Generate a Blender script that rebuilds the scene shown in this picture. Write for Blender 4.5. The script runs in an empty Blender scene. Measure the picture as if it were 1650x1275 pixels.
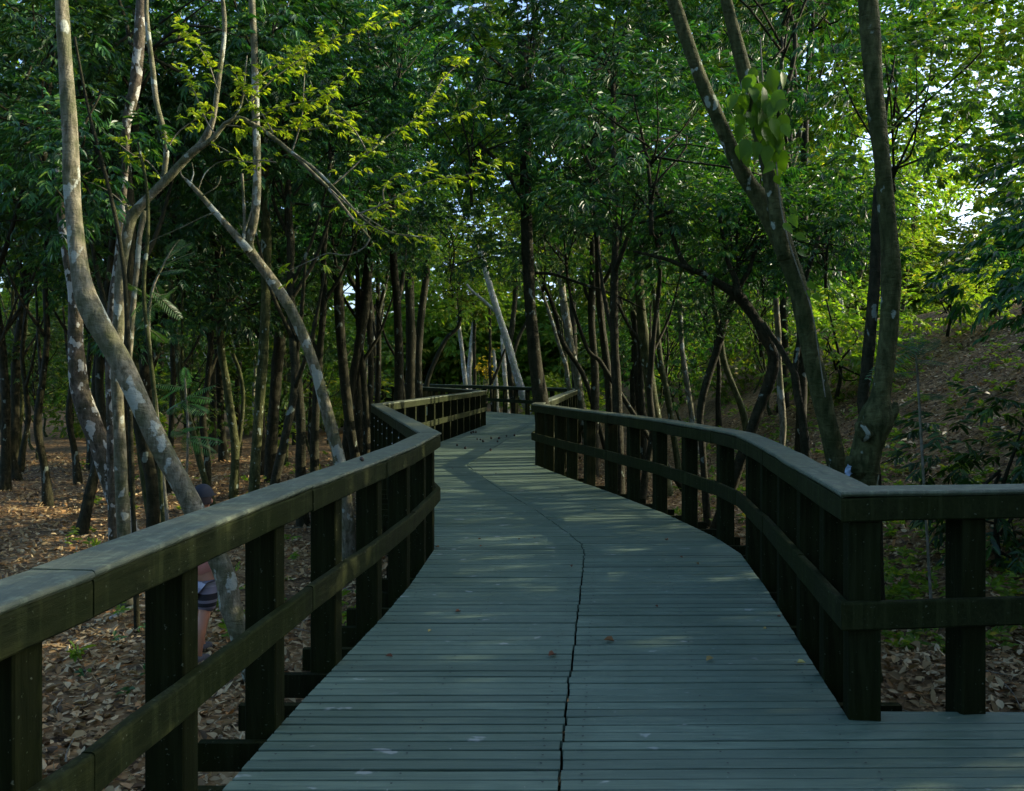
import bpy, math, random
import numpy as np
from mathutils import Vector

rng = np.random.default_rng(11)
random.seed(11)
S = bpy.context.scene
COL = S.collection
F, HC, CX, HY = 1500.0, 1.65, 825.0, 600.0      # focal length in photo pixels, eye height, image centre, horizon row


def P(x, y, Z):
    """photo pixel seen at distance Z -> point in the place (metres, deck level = 0)"""
    return np.array([(x - CX) / F * Z, Z, HC - (y - HY) / F * Z])


def smooth(t):
    t = np.clip(t, 0, 1)
    return t * t * (3 - 2 * t)


def ground_h(x, y):
    x = np.asarray(x, float); y = np.asarray(y, float)
    h = -0.8 - 0.08 * smooth((-x) / 3) + 4.6 * smooth((x - 3.4) / 12.0) * smooth((y + 4) / 10)
    h = h + 0.06 * np.sin(x * 0.9 + 1.3) * np.sin(y * 0.7) + 0.035 * np.sin(x * 2.3 + y * 1.7)
    h = h + 1.5 * smooth((y - 45) / 50)
    return h


# ----------------------------------------------------------------- materials
def mat(name):
    m = bpy.data.materials.new(name); m.use_nodes = True
    nt = m.node_tree; nt.nodes.clear()
    out = nt.nodes.new('ShaderNodeOutputMaterial')
    b = nt.nodes.new('ShaderNodeBsdfPrincipled')
    nt.links.new(b.outputs[0], out.inputs[0])
    return m, nt, b, out


def N(nt, t, **kw):
    n = nt.nodes.new(t)
    for k, v in kw.items():
        if k in n.inputs: n.inputs[k].default_value = v
        else: setattr(n, k, v)
    return n


def ramp(nt, fac, stops, interp='LINEAR'):
    r = nt.nodes.new('ShaderNodeValToRGB'); r.color_ramp.interpolation = interp
    els = r.color_ramp.elements
    while len(els) > 1: els.remove(els[-1])
    for i, (p, c) in enumerate(stops):
        e = els[0] if i == 0 else els.new(p)
        e.position = p; e.color = (*c, 1) if len(c) == 3 else c
    nt.links.new(fac, r.inputs[0]); return r.outputs[0]


def coords(nt, scale=(1, 1, 1), loc=(0, 0, 0), rot=(0, 0, 0)):
    tc = nt.nodes.new('ShaderNodeTexCoord'); mp = nt.nodes.new('ShaderNodeMapping')
    mp.inputs['Scale'].default_value = scale; mp.inputs['Location'].default_value = loc
    mp.inputs['Rotation'].default_value = rot
    nt.links.new(tc.outputs['Object'], mp.inputs[0]); return mp.outputs[0]


def noise(nt, vec, scale, detail=4, rough=.6, dist=0):
    n = N(nt, 'ShaderNodeTexNoise', Scale=scale, Detail=detail, Roughness=rough, Distortion=dist)
    nt.links.new(vec, n.inputs['Vector']); return n.outputs['Fac']


def mixc(nt, fac, a, b, mode='MIX'):
    n = nt.nodes.new('ShaderNodeMix'); n.data_type = 'RGBA'; n.blend_type = mode
    for sock, v in ((n.inputs[0], fac), (n.inputs[6], a), (n.inputs[7], b)):
        if hasattr(v, 'is_output'): nt.links.new(v, sock)
        elif isinstance(v, (int, float)): sock.default_value = v
        else: sock.default_value = (*v, 1)
    return n.outputs[2]


def math_(nt, op, a, b=0.0):
    n = nt.nodes.new('ShaderNodeMath'); n.operation = op
    for s, v in zip(n.inputs, (a, b)):
        if hasattr(v, 'is_output'): nt.links.new(v, s)
        else: s.default_value = v
    return n.outputs[0]


def bump(nt, b, h, strength=.5, dist=.02):
    n = N(nt, 'ShaderNodeBump', Strength=strength, Distance=dist)
    nt.links.new(h, n.inputs['Height']); nt.links.new(n.outputs[0], b.inputs['Normal']); return n


def leaf_mat(name, stops, rough=.45, trans=.35, spec=.5, tcol=(1.5, 1.7, .5)):
    m, nt, b, out = mat(name)
    g = nt.nodes.new('ShaderNodeNewGeometry')
    c = ramp(nt, g.outputs['Random Per Island'], stops)
    oi = nt.nodes.new('ShaderNodeObjectInfo')
    hs = N(nt, 'ShaderNodeHueSaturation'); nt.links.new(c, hs.inputs['Color'])
    nt.links.new(math_(nt, 'MULTIPLY_ADD', oi.outputs['Random'], .5), hs.inputs['Value'])
    hs.inputs['Value'].links[0].from_node.inputs[2].default_value = .75
    nt.links.new(math_(nt, 'MULTIPLY_ADD', oi.outputs['Random'], .03), hs.inputs['Hue'])
    hs.inputs['Hue'].links[0].from_node.inputs[2].default_value = .485
    nt.links.new(hs.outputs[0], b.inputs['Base Color'])
    b.inputs['Roughness'].default_value = rough
    b.inputs['Specular IOR Level'].default_value = spec
    tr = nt.nodes.new('ShaderNodeBsdfTranslucent')
    nt.links.new(mixc(nt, 1.0, hs.outputs[0], tcol, 'MULTIPLY'), tr.inputs[0])
    mx = nt.nodes.new('ShaderNodeMixShader'); mx.inputs[0].default_value = trans
    nt.links.new(b.outputs[0], mx.inputs[1]); nt.links.new(tr.outputs[0], mx.inputs[2])
    nt.links.new(mx.outputs[0], out.inputs[0])
    return m


def bark_mat(name, dark, light, lichen=None, amount=.6, lscale=5.0):
    m, nt, b, out = mat(name)
    v = coords(nt, (1, 1, .35))
    n1 = noise(nt, v, 22, 6, .65, .3)
    n2 = noise(nt, coords(nt), 4, 4, .6)
    v3 = coords(nt, (1, 1, 3.2))
    n3 = noise(nt, v3, 9, 3, .5, .6)
    c = ramp(nt, n1, [(.36, dark), (.64, light)])
    c = mixc(nt, ramp(nt, n2, [(.4, (0, 0, 0)), (.62, (.6, .6, .6))]), c, tuple(np.array(dark) * np.array([.8, 1.1, .6])))
    h = math_(nt, 'MULTIPLY_ADD', n3, .6, ) if False else math_(nt, 'ADD', n1, n3)
    if lichen:
        l1 = noise(nt, coords(nt, (1, 1, .7), (3, 1, 5)), lscale, 2.0, .5, .2)
        l2 = noise(nt, coords(nt), 40, 3, .6)
        lf = math_(nt, 'ADD', l1, math_(nt, 'MULTIPLY', math_(nt, 'SUBTRACT', l2, .5), .12))
        f = ramp(nt, lf, [(amount, (0, 0, 0)), (amount + .025, (.85, .85, .85))])
        c = mixc(nt, f, c, lichen)
    nt.links.new(c, b.inputs['Base Color'])
    b.inputs['Roughness'].default_value = .85
    b.inputs['Specular IOR Level'].default_value = .15
    bump(nt, b, h, .9, .018)
    return m


MAT = {}
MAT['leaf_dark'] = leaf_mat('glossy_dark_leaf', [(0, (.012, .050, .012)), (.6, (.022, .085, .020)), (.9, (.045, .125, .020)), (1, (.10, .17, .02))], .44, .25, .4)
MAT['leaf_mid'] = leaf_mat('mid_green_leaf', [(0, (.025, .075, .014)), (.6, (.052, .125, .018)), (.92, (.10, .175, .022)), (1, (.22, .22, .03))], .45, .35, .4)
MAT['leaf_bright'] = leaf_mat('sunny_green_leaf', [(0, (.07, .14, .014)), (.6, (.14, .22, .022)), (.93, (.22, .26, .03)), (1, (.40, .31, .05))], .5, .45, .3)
MAT['leaf_yellow'] = leaf_mat('yellow_green_leaf', [(0, (.17, .32, .015)), (.6, (.29, .43, .02)), (1, (.44, .50, .03))], .45, .5, .35, (1.2, 1.25, .6))
MAT['leaf_fern'] = leaf_mat('feathery_leaf', [(0, (.03, .09, .03)), (1, (.06, .15, .04))], .45, .35, .4)
MAT['leaf_vine'] = leaf_mat('vine_leaf', [(0, (.05, .15, .012)), (1, (.10, .24, .016))], .5, .45, .2, (1.3, 1.4, .4))
MAT['leaf_litter'] = leaf_mat('dry_leaf', [(0, (.06, .038, .014)), (.22, (.19, .125, .05)), (.5, (.40, .295, .125)), (.85, (.58, .475, .25)), (1, (.40, .20, .055))], .7, .08, .3, (1, .9, .7))
MAT['leaf_dry'] = leaf_mat('fallen_leaf', [(0, (.13, .06, .025)), (1, (.22, .10, .04))], .7, .1, .3, (1, .9, .7))
MAT['leaf_dry_yellow'] = leaf_mat('fallen_yellow_leaf', [(0, (.42, .33, .10)), (1, (.5, .4, .14))], .7, .1, .3, (1, .9, .7))
MAT['flower'] = leaf_mat('yellow_blossom', [(0, (.5, .36, .01)), (1, (.6, .45, .02))], .6, .3, .3, (1, 1, .5))
MAT['leaf_autumn'] = leaf_mat('rusty_leaf', [(0, (.16, .08, .03)), (1, (.26, .13, .05))], .6, .3, .3, (1, .9, .6))
MAT['bark_pale'] = bark_mat('pale_lichen_bark', (.065, .062, .034), (.215, .20, .13), (.30, .335, .265), .585, 6.0)
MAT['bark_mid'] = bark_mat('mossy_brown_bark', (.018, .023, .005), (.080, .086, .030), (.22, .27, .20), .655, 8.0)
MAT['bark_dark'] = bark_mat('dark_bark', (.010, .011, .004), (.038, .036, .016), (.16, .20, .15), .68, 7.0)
MAT['bark_white'] = bark_mat('silvery_bark', (.2, .19, .15), (.42, .41, .34), (.55, .57, .5), .6, 6.0)
MAT['bark_peel'] = bark_mat('peeling_bark', (.03, .025, .014), (.13, .11, .075), (.33, .34, .28), .56, 9.0)
MAT['twig'] = bark_mat('grey_twig', (.10, .09, .06), (.26, .24, .18))


def wood_mat(name, a, b_, along=0, rough=.6, spec=.4, streak=False, spots=False):
    m, nt, b, out = mat(name)
    sc = [14, 14, 14]; sc[along] = .9
    g = nt.nodes.new('ShaderNodeNewGeometry')
    tc = nt.nodes.new('ShaderNodeTexCoord')
    off = nt.nodes.new('ShaderNodeVectorMath'); off.operation = 'MULTIPLY_ADD'
    cmb = nt.nodes.new('ShaderNodeCombineXYZ')
    for s in cmb.inputs: nt.links.new(g.outputs['Random Per Island'], s)
    nt.links.new(cmb.outputs[0], off.inputs[0]); off.inputs[1].default_value = (37, 53, 19)
    nt.links.new(tc.outputs['Object'], off.inputs[2])
    mp = nt.nodes.new('ShaderNodeMapping'); mp.inputs['Scale'].default_value = sc
    nt.links.new(off.outputs[0], mp.inputs[0])
    n1 = noise(nt, mp.outputs[0], 3.0, 6, .7, .5)
    n2 = noise(nt, tc.outputs['Object'], .9, 5, .65)
    c = ramp(nt, n1, [(.34, a), (.66, b_)])
    c = mixc(nt, math_(nt, 'MULTIPLY', math_(nt, 'POWER', g.outputs['Random Per Island'], 2.0), .6), c, tuple(np.array(a) * .6))
    c = mixc(nt, ramp(nt, n2, [(.40, (0, 0, 0)), (.66, (.8, .8, .8))]), c, tuple(np.array(a) * .8 + np.array((.006, .01, 0))))
    if streak:
        n6 = noise(nt, coords(nt, (9, 9, .7)), 2.2, 5, .65, .4)
        c = mixc(nt, ramp(nt, n6, [(.50, (0, 0, 0)), (.66, (.75, .75, .75))]), c, tuple(np.array(b_) * np.array((1.2, 1.25, 1.15))))
        n7 = noise(nt, tc.outputs['Object'], 60, 2, .5)
        c = mixc(nt, ramp(nt, n7, [(.70, (0, 0, 0)), (.74, (.35, .35, .35))]), c, (.22, .25, .17))
    if spots:
        n4 = noise(nt, coords(nt, (.55, 1, 1)), 7.5, 3, .6, .3)
        c = mixc(nt, ramp(nt, n4, [(.67, (0, 0, 0)), (.71, (.5, .5, .5))]), c, (.5, .52, .46))
        n5 = noise(nt, tc.outputs['Object'], 46, 2, .5)
        c = mixc(nt, ramp(nt, n5, [(.74, (0, 0, 0)), (.78, (.5, .5, .5))]), c, (.45, .46, .38))
    nt.links.new(c, b.inputs['Base Color'])
    nt.links.new(ramp(nt, n1, [(.2, (rough - .12,) * 3), (.8, (rough + .15,) * 3)]), b.inputs['Roughness'])
    b.inputs['Specular IOR Level'].default_value = spec
    bump(nt, b, n1, .6, .008)
    return m


MAT['deck'] = wood_mat('weathered_deck_board', (.078, .130, .087), (.175, .25, .166), 0, .5, .5, spots=True)
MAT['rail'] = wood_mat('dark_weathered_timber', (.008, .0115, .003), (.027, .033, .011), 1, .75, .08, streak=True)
MAT['capboard'] = wood_mat('weathered_toplit_cap', (.070, .088, .055), (.14, .165, .108), 1, .6, .3, streak=True)  # weathered tone, with the light falling on the top put into the colour
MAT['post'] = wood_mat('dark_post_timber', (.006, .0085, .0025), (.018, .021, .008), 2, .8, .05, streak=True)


def plain(name, col, rough=.6, metal=0, nscale=30, var=.25):
    m, nt, b, out = mat(name)
    n = noise(nt, coords(nt), nscale, 4, .6)
    c = np.array(col)
    nt.links.new(ramp(nt, n, [(.3, tuple(c * (1 - var))), (.7, tuple(np.minimum(c * (1 + var), 1)))]), b.inputs['Base Color'])
    b.inputs['Roughness'].default_value = rough; b.inputs['Metallic'].default_value = metal
    return m


MAT['steel'] = plain('galvanised_bolt', (.55, .56, .55), .35, 1)
MAT['black'] = plain('black_metal', (.012, .013, .012), .5)
MAT['pod'] = plain('seed_pod', (.035, .022, .010), .7)
MAT['skin'] = plain('skin', (.42, .19, .10), .5, 0, 15, .08)
MAT['shirt'] = plain('salmon_cloth', (.62, .26, .19), .85, 0, 120, .08)
MAT['cap'] = plain('navy_cloth', (.007, .013, .019), .8, 0, 120, .1)
MAT['hair'] = plain('dark_hair', (.015, .010, .008), .6)
MAT['shoe'] = plain('grey_shoe', (.08, .08, .08), .7)
MAT['scrap'] = plain('pale_blue_plastic', (.35, .5, .62), .4)


def shorts_mat():
    m, nt, b, out = mat('striped_cloth')
    tc = nt.nodes.new('ShaderNodeTexCoord'); sp = nt.nodes.new('ShaderNodeSeparateXYZ')
    nt.links.new(tc.outputs['Object'], sp.inputs[0])
    z = math_(nt, 'MULTIPLY', math_(nt, 'SUBTRACT', sp.outputs[2], .40), 2.5)
    c = ramp(nt, z, [(0, (.17, .15, .18)), (.19, (.01, .01, .012)), (.27, (.14, .13, .15)), (.33, (.01, .01, .012)),
                     (.46, (.22, .21, .25)), (.60, (.36, .36, .40)), (.70, (.09, .09, .11))], 'CONSTANT')
    nt.links.new(c, b.inputs['Base Color']); b.inputs['Roughness'].default_value = .85
    return m


MAT['shorts'] = shorts_mat()


def ground_mat():
    m, nt, b, out = mat('leaf_covered_soil')
    tc = nt.nodes.new('ShaderNodeTexCoord')
    v = N(nt, 'ShaderNodeTexVoronoi', Scale=13.0, Randomness=1.0); nt.links.new(tc.outputs['Object'], v.inputs['Vector'])
    sep = nt.nodes.new('ShaderNodeSeparateColor'); nt.links.new(v.outputs['Color'], sep.inputs[0])
    c = ramp(nt, sep.outputs[0], [(0, (.04, .026, .010)), (.3, (.14, .082, .028)), (.65, (.24, .15, .055)), (.9, (.34, .24, .11)), (1, (.28, .11, .02))])
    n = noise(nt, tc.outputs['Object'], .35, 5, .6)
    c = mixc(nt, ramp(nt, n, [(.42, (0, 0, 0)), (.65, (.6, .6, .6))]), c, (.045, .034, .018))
    nt.links.new(c, b.inputs['Base Color']); b.inputs['Roughness'].default_value = .9
    b.inputs['Specular IOR Level'].default_value = .2
    bump(nt, b, v.outputs['Distance'], .8, .04)
    return m


MAT['ground'] = ground_mat()


# ----------------------------------------------------------------- mesh builder
class MB:
    def __init__(s): s.v = []; s.q = []; s.t = []; s.n = 0

    def add(s, v, q=None, t=None):
        v = np.asarray(v, np.float32).reshape(-1, 3)
        if q is not None and len(q): s.q.append(np.asarray(q, np.int32) + s.n)
        if t is not None and len(t): s.t.append(np.asarray(t, np.int32) + s.n)
        s.v.append(v); s.n += len(v)

    def mesh(s, name, m, smooth_=True, origin=(0, 0, 0)):
        me = bpy.data.meshes.new(name)
        v = np.concatenate(s.v) - np.asarray(origin, np.float32)
        q = np.concatenate(s.q) if s.q else np.zeros((0, 4), np.int32)
        t = np.concatenate(s.t) if s.t else np.zeros((0, 3), np.int32)
        me.vertices.add(len(v)); me.vertices.foreach_set('co', v.ravel().astype(np.float32))
        me.loops.add(len(q) * 4 + len(t) * 3)
        me.loops.foreach_set('vertex_index', np.concatenate([q.ravel(), t.ravel()]).astype(np.int32))
        me.polygons.add(len(q) + len(t))
        tot = np.concatenate([np.full(len(q), 4), np.full(len(t), 3)]).astype(np.int32)
        me.polygons.foreach_set('loop_start', np.concatenate([[0], np.cumsum(tot)[:-1]]).astype(np.int32))
        me.polygons.foreach_set('loop_total', tot)
        me.polygons.foreach_set('use_smooth', np.full(len(tot), bool(smooth_)))
        me.update(calc_edges=True)
        me.materials.append(m)
        return me

    def obj(s, name, m, parent=None, smooth_=True, origin=(0, 0, 0)):
        return link(name, s.mesh(name, m, smooth_, origin), parent)


def link(name, me, parent=None, loc=None):
    o = bpy.data.objects.new(name, me); COL.objects.link(o)
    if parent is not None: o.parent = parent
    if loc is not None: o.location = loc
    return o


def tag(o, label, cat, group=None):
    o['label'] = label; o['category'] = cat
    if group: o['group'] = group
    return o


def empty(name, label, cat, loc, group=None):
    o = bpy.data.objects.new(name, None); COL.objects.link(o); o.location = [float(a) for a in loc]
    o.empty_display_size = .2
    return tag(o, label, cat, group)


def kind(o, k): o['kind'] = k; return o


def catmull(pts, step):
    pts = np.asarray(pts, float)
    p = np.vstack([2 * pts[0] - pts[1], pts, 2 * pts[-1] - pts[-2]])
    out = []
    for i in range(1, len(p) - 2):
        n = max(2, int(np.linalg.norm(p[i + 1][:3] - p[i][:3]) / step) + 1)
        t = np.linspace(0, 1, n, endpoint=False)[:, None]
        a, b, c, d = p[i - 1], p[i], p[i + 1], p[i + 2]
        out.append(.5 * (2 * b + (c - a) * t + (2 * a - 5 * b + 4 * c - d) * t * t + (3 * b - a - 3 * c + d) * t ** 3))
    out.append(pts[-1][None])
    return np.vstack(out)


def tube(mb, pts4, seg=9, step=.12, wob=.06, seed=0, close=True):
    """pts4: (x,y,z,r) control points -> a bent tapering tube with an uneven skin"""
    p = catmull(pts4, step); c, r = p[:, :3], np.maximum(p[:, 3], .0015)
    tang = np.gradient(c, axis=0); tang /= np.linalg.norm(tang, axis=1)[:, None] + 1e-9
    ref = np.array([1.0, 0.2, 0.1]); us = []
    u = ref - tang[0] * ref.dot(tang[0]); u /= np.linalg.norm(u)
    for t in tang:
        u = u - t * u.dot(t); u = u / (np.linalg.norm(u) + 1e-9); us.append(u)
    us = np.array(us); ws = np.cross(tang, us)
    a = np.linspace(0, 2 * np.pi, seg, endpoint=False)
    k = np.arange(len(c))[:, None] * step
    ph = seed * 1.7
    rr = r[:, None] * (1 + wob * (np.sin(2 * a[None] + k * 3.1 + ph) + .7 * np.sin(3 * a[None] - k * 5.3 + ph * 2) + .6 * np.sin(k * 9 + ph)) * .7)
    v = c[:, None] + rr[..., None] * (np.cos(a)[None, :, None] * us[:, None] + np.sin(a)[None, :, None] * ws[:, None])
    n = len(c); i = np.arange(n - 1)[:, None] * seg; j = np.arange(seg)[None]
    q = np.stack([i + j, i + (j + 1) % seg, i + seg + (j + 1) % seg, i + seg + j], -1).reshape(-1, 4)
    vv = v.reshape(-1, 3); t = []
    if close:
        vv = np.vstack([vv, c[:1], c[-1:]])
        e = (n - 1) * seg
        for jj in range(seg):
            t.append((n * seg, (jj + 1) % seg, jj)); t.append((n * seg + 1, e + jj, e + (jj + 1) % seg))
    mb.add(vv, q, np.array(t) if t else None)
    return p


def unit(a): return a / (np.linalg.norm(a, axis=-1, keepdims=True) + 1e-9)


def leaves(mb, base, d, nrm, L, W, fold=.25, curve=.12):
    base = np.asarray(base, float); d = unit(d); L = np.asarray(L)[:, None]; W = np.asarray(W)[:, None]
    s = unit(np.cross(d, nrm)); w = np.cross(s, d)
    z = np.array([0, 0, -1.0])
    l1 = base + d * .3 * L + s * .47 * W + w * fold * W
    r1 = base + d * .3 * L - s * .47 * W + w * fold * W
    l2 = base + d * .68 * L + s * .40 * W + w * fold * W * .8 + z * curve * .4 * L
    r2 = base + d * .68 * L - s * .40 * W + w * fold * W * .8 + z * curve * .4 * L
    tip = base + d * L + z * curve * L
    v = np.stack([base, l1, l2, tip, r2, r1], 1).reshape(-1, 3)
    i = np.arange(len(base))[:, None] * 6
    q = np.concatenate([i + np.array([[0, 1, 2, 3]]), i + np.array([[0, 3, 4, 5]])])
    mb.add(v, q)


def sprays(mb, b, d, n, rach, L, W, droop, g, spread=1.0, fold=.25, curve=.12):
    """drooping compound leaves: n leaflets along a stalk from each base b in direction d"""
    m = len(b); d = unit(d)
    side = unit(np.cross(d, np.array([0, 0, 1.0])) + g.normal(0, .05, (m, 3)))
    up = np.cross(side, d)
    k = np.arange(n); t = (.25 + .75 * (k // 2 * 2 + 1) / n)
    sg = np.where(k % 2, 1.0, -1.0)
    rl = rach * g.uniform(.7, 1.2, m)
    base = b[:, None] + d[:, None] * (t[None, :, None] * rl[:, None, None]) + np.array([0, 0, -1.0]) * (t[None, :, None] ** 2 * rl[:, None, None] * droop * .35)
    ang = g.normal(1.0, .18, (m, n)) * spread * (1.12 - .6 * t)[None]
    if n % 2: ang[:, -1] = .1
    dd = d[:, None] * np.cos(ang)[..., None] + side[:, None] * (np.sin(ang) * sg)[..., None] + np.array([0, 0, -1.0]) * droop * g.uniform(.5, 1.2, (m, n))[..., None]
    dd = dd + g.normal(0, .10, (m, n, 3))
    nn = up[:, None] + g.normal(0, .25, (m, n, 3))
    leaves(mb, base.reshape(-1, 3), dd.reshape(-1, 3), nn.reshape(-1, 3),
           L * g.uniform(.65, 1.2, m * n), W * g.uniform(.8, 1.15, m * n), fold, curve)


def rand_dir(g, n):
    v = g.normal(0, 1, (n, 3)); return unit(v)


def crown_mesh(name, m, rad, clumps, per, n, rach, L, W, droop, seed, cr=.6, low=-1.0, shell=.35):
    """foliage of one tree: leaf sprays gathered in clumps, centred on the origin; plus the limbs that carry the clumps"""
    g = np.random.default_rng(seed); mb = MB(); lb = MB()
    rad = np.array(rad)
    cd = rand_dir(g, clumps); cd[:, 2] = np.where(cd[:, 2] < low, -cd[:, 2], cd[:, 2])
    cc = cd * (shell + (1 - shell) * g.uniform(0, 1, (clumps, 1)) ** .6) * rad
    for c in cc:
        r = cr * g.uniform(.6, 1.3)
        dd = rand_dir(g, per); b = c + dd * r * g.uniform(.3, 1, (per, 1)) * np.array([1, 1, .6])
        o = unit(dd * .8 + unit(c / rad)[None] * .5 + g.normal(0, .3, (per, 3))); o[:, 2] = o[:, 2] * .6 - .05
        sprays(mb, b, o, n, rach, L, W, droop, g)
    root = np.array([0, 0, -rad[2] * .95])
    tube(lb, [(*root, .042), (*(root * .3 + g.normal(0, .1, 3)), .03), (*(-root * .5 + g.normal(0, .2, 3)), .012)], 6, .3, .05, seed)
    for c in cc[::3]:
        st = root * g.uniform(-.1, .95); mid = st * .5 + c * .5 + g.normal(0, .16, 3) * rad
        tube(lb, [(*st, .022), (*mid, .014), (*c, .004)], 5, .35, .05, seed)
    return mb.mesh(name, m, False), lb.mesh('branches', MAT['bark_dark'])


CR = {}
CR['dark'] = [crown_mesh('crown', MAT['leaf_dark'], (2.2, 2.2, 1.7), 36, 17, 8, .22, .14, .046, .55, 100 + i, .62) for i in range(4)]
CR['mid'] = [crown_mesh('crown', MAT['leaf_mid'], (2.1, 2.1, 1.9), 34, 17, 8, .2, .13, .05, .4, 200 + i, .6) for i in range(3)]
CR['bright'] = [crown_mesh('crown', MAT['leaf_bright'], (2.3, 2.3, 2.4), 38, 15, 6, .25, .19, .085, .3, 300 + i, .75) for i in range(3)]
CR['shrub'] = [crown_mesh('foliage', MAT['leaf_bright'], (1.1, 1.1, .9), 16, 14, 7, .2, .14, .055, .3, 400 + i, .45) for i in range(3)]
CR['darkshrub'] = [crown_mesh('foliage', MAT['leaf_dark'], (1.0, 1.0, 1.2), 16, 14, 8, .24, .16, .045, .5, 500 + i, .45) for i in range(2)]


def add_crown(parent, k, i, at, scale=(1, 1, 1), rz=0.0, name='crown'):
    leaf, limb = CR[k][i % len(CR[k])]
    for nm, me in ((name, leaf), ('branches', limb)):
        o = link(nm, me, parent)
        o.location = Vector([float(a) for a in at]) - parent.location
        o.rotation_euler = (0, 0, rz); o.scale = scale


# ----------------------------------------------------------------- ground and sky light
gx = np.concatenate([np.linspace(-140, -26, 20), np.linspace(-25, 25, 126), np.linspace(26, 140, 20)])
gy = np.concatenate([np.linspace(-40, -6, 8), np.linspace(-5, 45, 126), np.linspace(46, 200, 32)])
X, Y = np.meshgrid(gx, gy); H = ground_h(X, Y)
nx, ny = len(gx), len(gy)
i = (np.arange(ny - 1)[:, None] * nx + np.arange(nx - 1)[None]).reshape(-1)
mb = MB(); mb.add(np.stack([X, Y, H], -1), np.stack([i, i + 1, i + nx + 1, i + nx], -1))
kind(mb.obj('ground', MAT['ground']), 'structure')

# boardwalk outline (metres): deck edges and the seam between the two rows of boards
LE = np.array([(-1.62, -3), (-1.55, 0), (-1.24, 2.66), (-1.05, 4.7), (-.88, 6.2), (-.79, 7.2), (-.72, 8.75), (-2.36, 16.6), (-.83, 29), (-3.5, 36.6), (-12, 50)])
RE = np.array([(1.60, 4.42), (1.735, 5.5), (1.93, 7.0), (2.08, 8.45), (2.03, 9.3), (1.80, 10.8), (1.35, 12.8), (.92, 14.4), (.39, 16.7), (2.29, 32.7), (-1.4, 40), (-8, 51)])
SM = np.array([(.10, -3), (.12, 3), (.287, 4.79), (.433, 6.19), (.66, 8.5), (.665, 9.0), (.5, 9.98), (.262, 11.25), (-.223, 13.4), (-.80, 16.5), (.5, 29), (-.2, 34), (-9, 50)])


def interp(A, y): return np.interp(y, A[:, 1], A[:, 0])


def right_x(y):
    return np.where(y < 4.42, 7.0, interp(RE, y))


# deck boards: one structure, every board its own bevelled plank in it
mb = MB(); g = np.random.default_rng(5)
pitch = .098
for k in range(int(51 / pitch)):
    yc = -2.5 + k * pitch
    if yc > 46: break
    jx = g.normal(0, .0035); xs = float(interp(SM, yc)) + jx
    tilt = .013
    for side in (0, 1):
        gap = g.uniform(.012, .017) if g.random() > .2 else g.uniform(.018, .024)
        ya, yb = yc + gap / 2, yc + pitch - gap / 2
        dz = g.normal(0, .0016)
        if side == 0: xa, xb = float(interp(LE, yc)), xs - .007
        else: xa, xb = xs + .007, float(right_x(yc))
        if xb - xa < .05: continue
        nseg = max(2, int((xb - xa) / .5) + 1)
        rows = []
        wy = g.normal(0, .0014, nseg + 1)
        for s in range(nseg + 1):
            f = s / nseg
            def xe(y):
                if side == 0: a, b = float(interp(LE, y)), float(interp(SM, y)) + jx - .006
                else: a, b = float(interp(SM, y)) + jx + .007, float(right_x(y))
                return a + (b - a) * f
            sh = tilt * (xe(yc) - xs) * (1 if side else .15) + wy[s]
            zz = dz + g.normal(0, .0006); c = .0028
            prof = [(ya, -.035), (ya, zz - c), (ya + c, zz), (yb - c, zz), (yb, zz - c), (yb, -.035)]
            rows.append([(xe(y), y + sh, z) for y, z in prof])
        v = np.array(rows).reshape(-1, 3); q = []
        for s in range(nseg):
            for j in range(6): q.append((s * 6 + j, s * 6 + (j + 1) % 6, s * 6 + 6 + (j + 1) % 6, s * 6 + 6 + j))
        e = nseg * 6
        q += [(0, 5, 4, 1), (1, 4, 3, 2), (e, e + 1, e + 4, e + 5), (e + 1, e + 2, e + 3, e + 4)]
        mb.add(v, q)
deck = kind(mb.obj('boardwalk_deck', MAT['deck'], None, False), 'structure')

# screw heads in the boards
mb = MB(); g = np.random.default_rng(6); ca = np.linspace(0, 2 * np.pi, 7)[:-1]
for k in range(int((17 + 2.5) / pitch)):
    yc = -2.5 + (k + .5) * pitch
    xs, xl, xr = float(interp(SM, yc)), float(interp(LE, yc)), float(right_x(yc)) if yc > 4.42 else 1.6
    for xx in (xl + .10, (xl + xs) / 2, xs - .09, xs + .09, (xr + xs) / 2, xr - .10):
        if g.random() < .12: continue
        cx_, cy_ = xx + g.normal(0, .008), yc + g.normal(0, .012) + .013 * max(0, xx - xs)
        mb.add(np.array([(cx_, cy_, .0075)] + [(cx_ + .006 * math.cos(q_), cy_ + .006 * math.sin(q_), .006) for q_ in ca]), None, [(0, j + 1, (j + 1) % 6 + 1) for j in range(6)])
kind(mb.obj('deck_screws', MAT['black'], None, False), 'structure')

# joists under the deck with ends that stick out beyond the posts
mb = MB()


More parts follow.
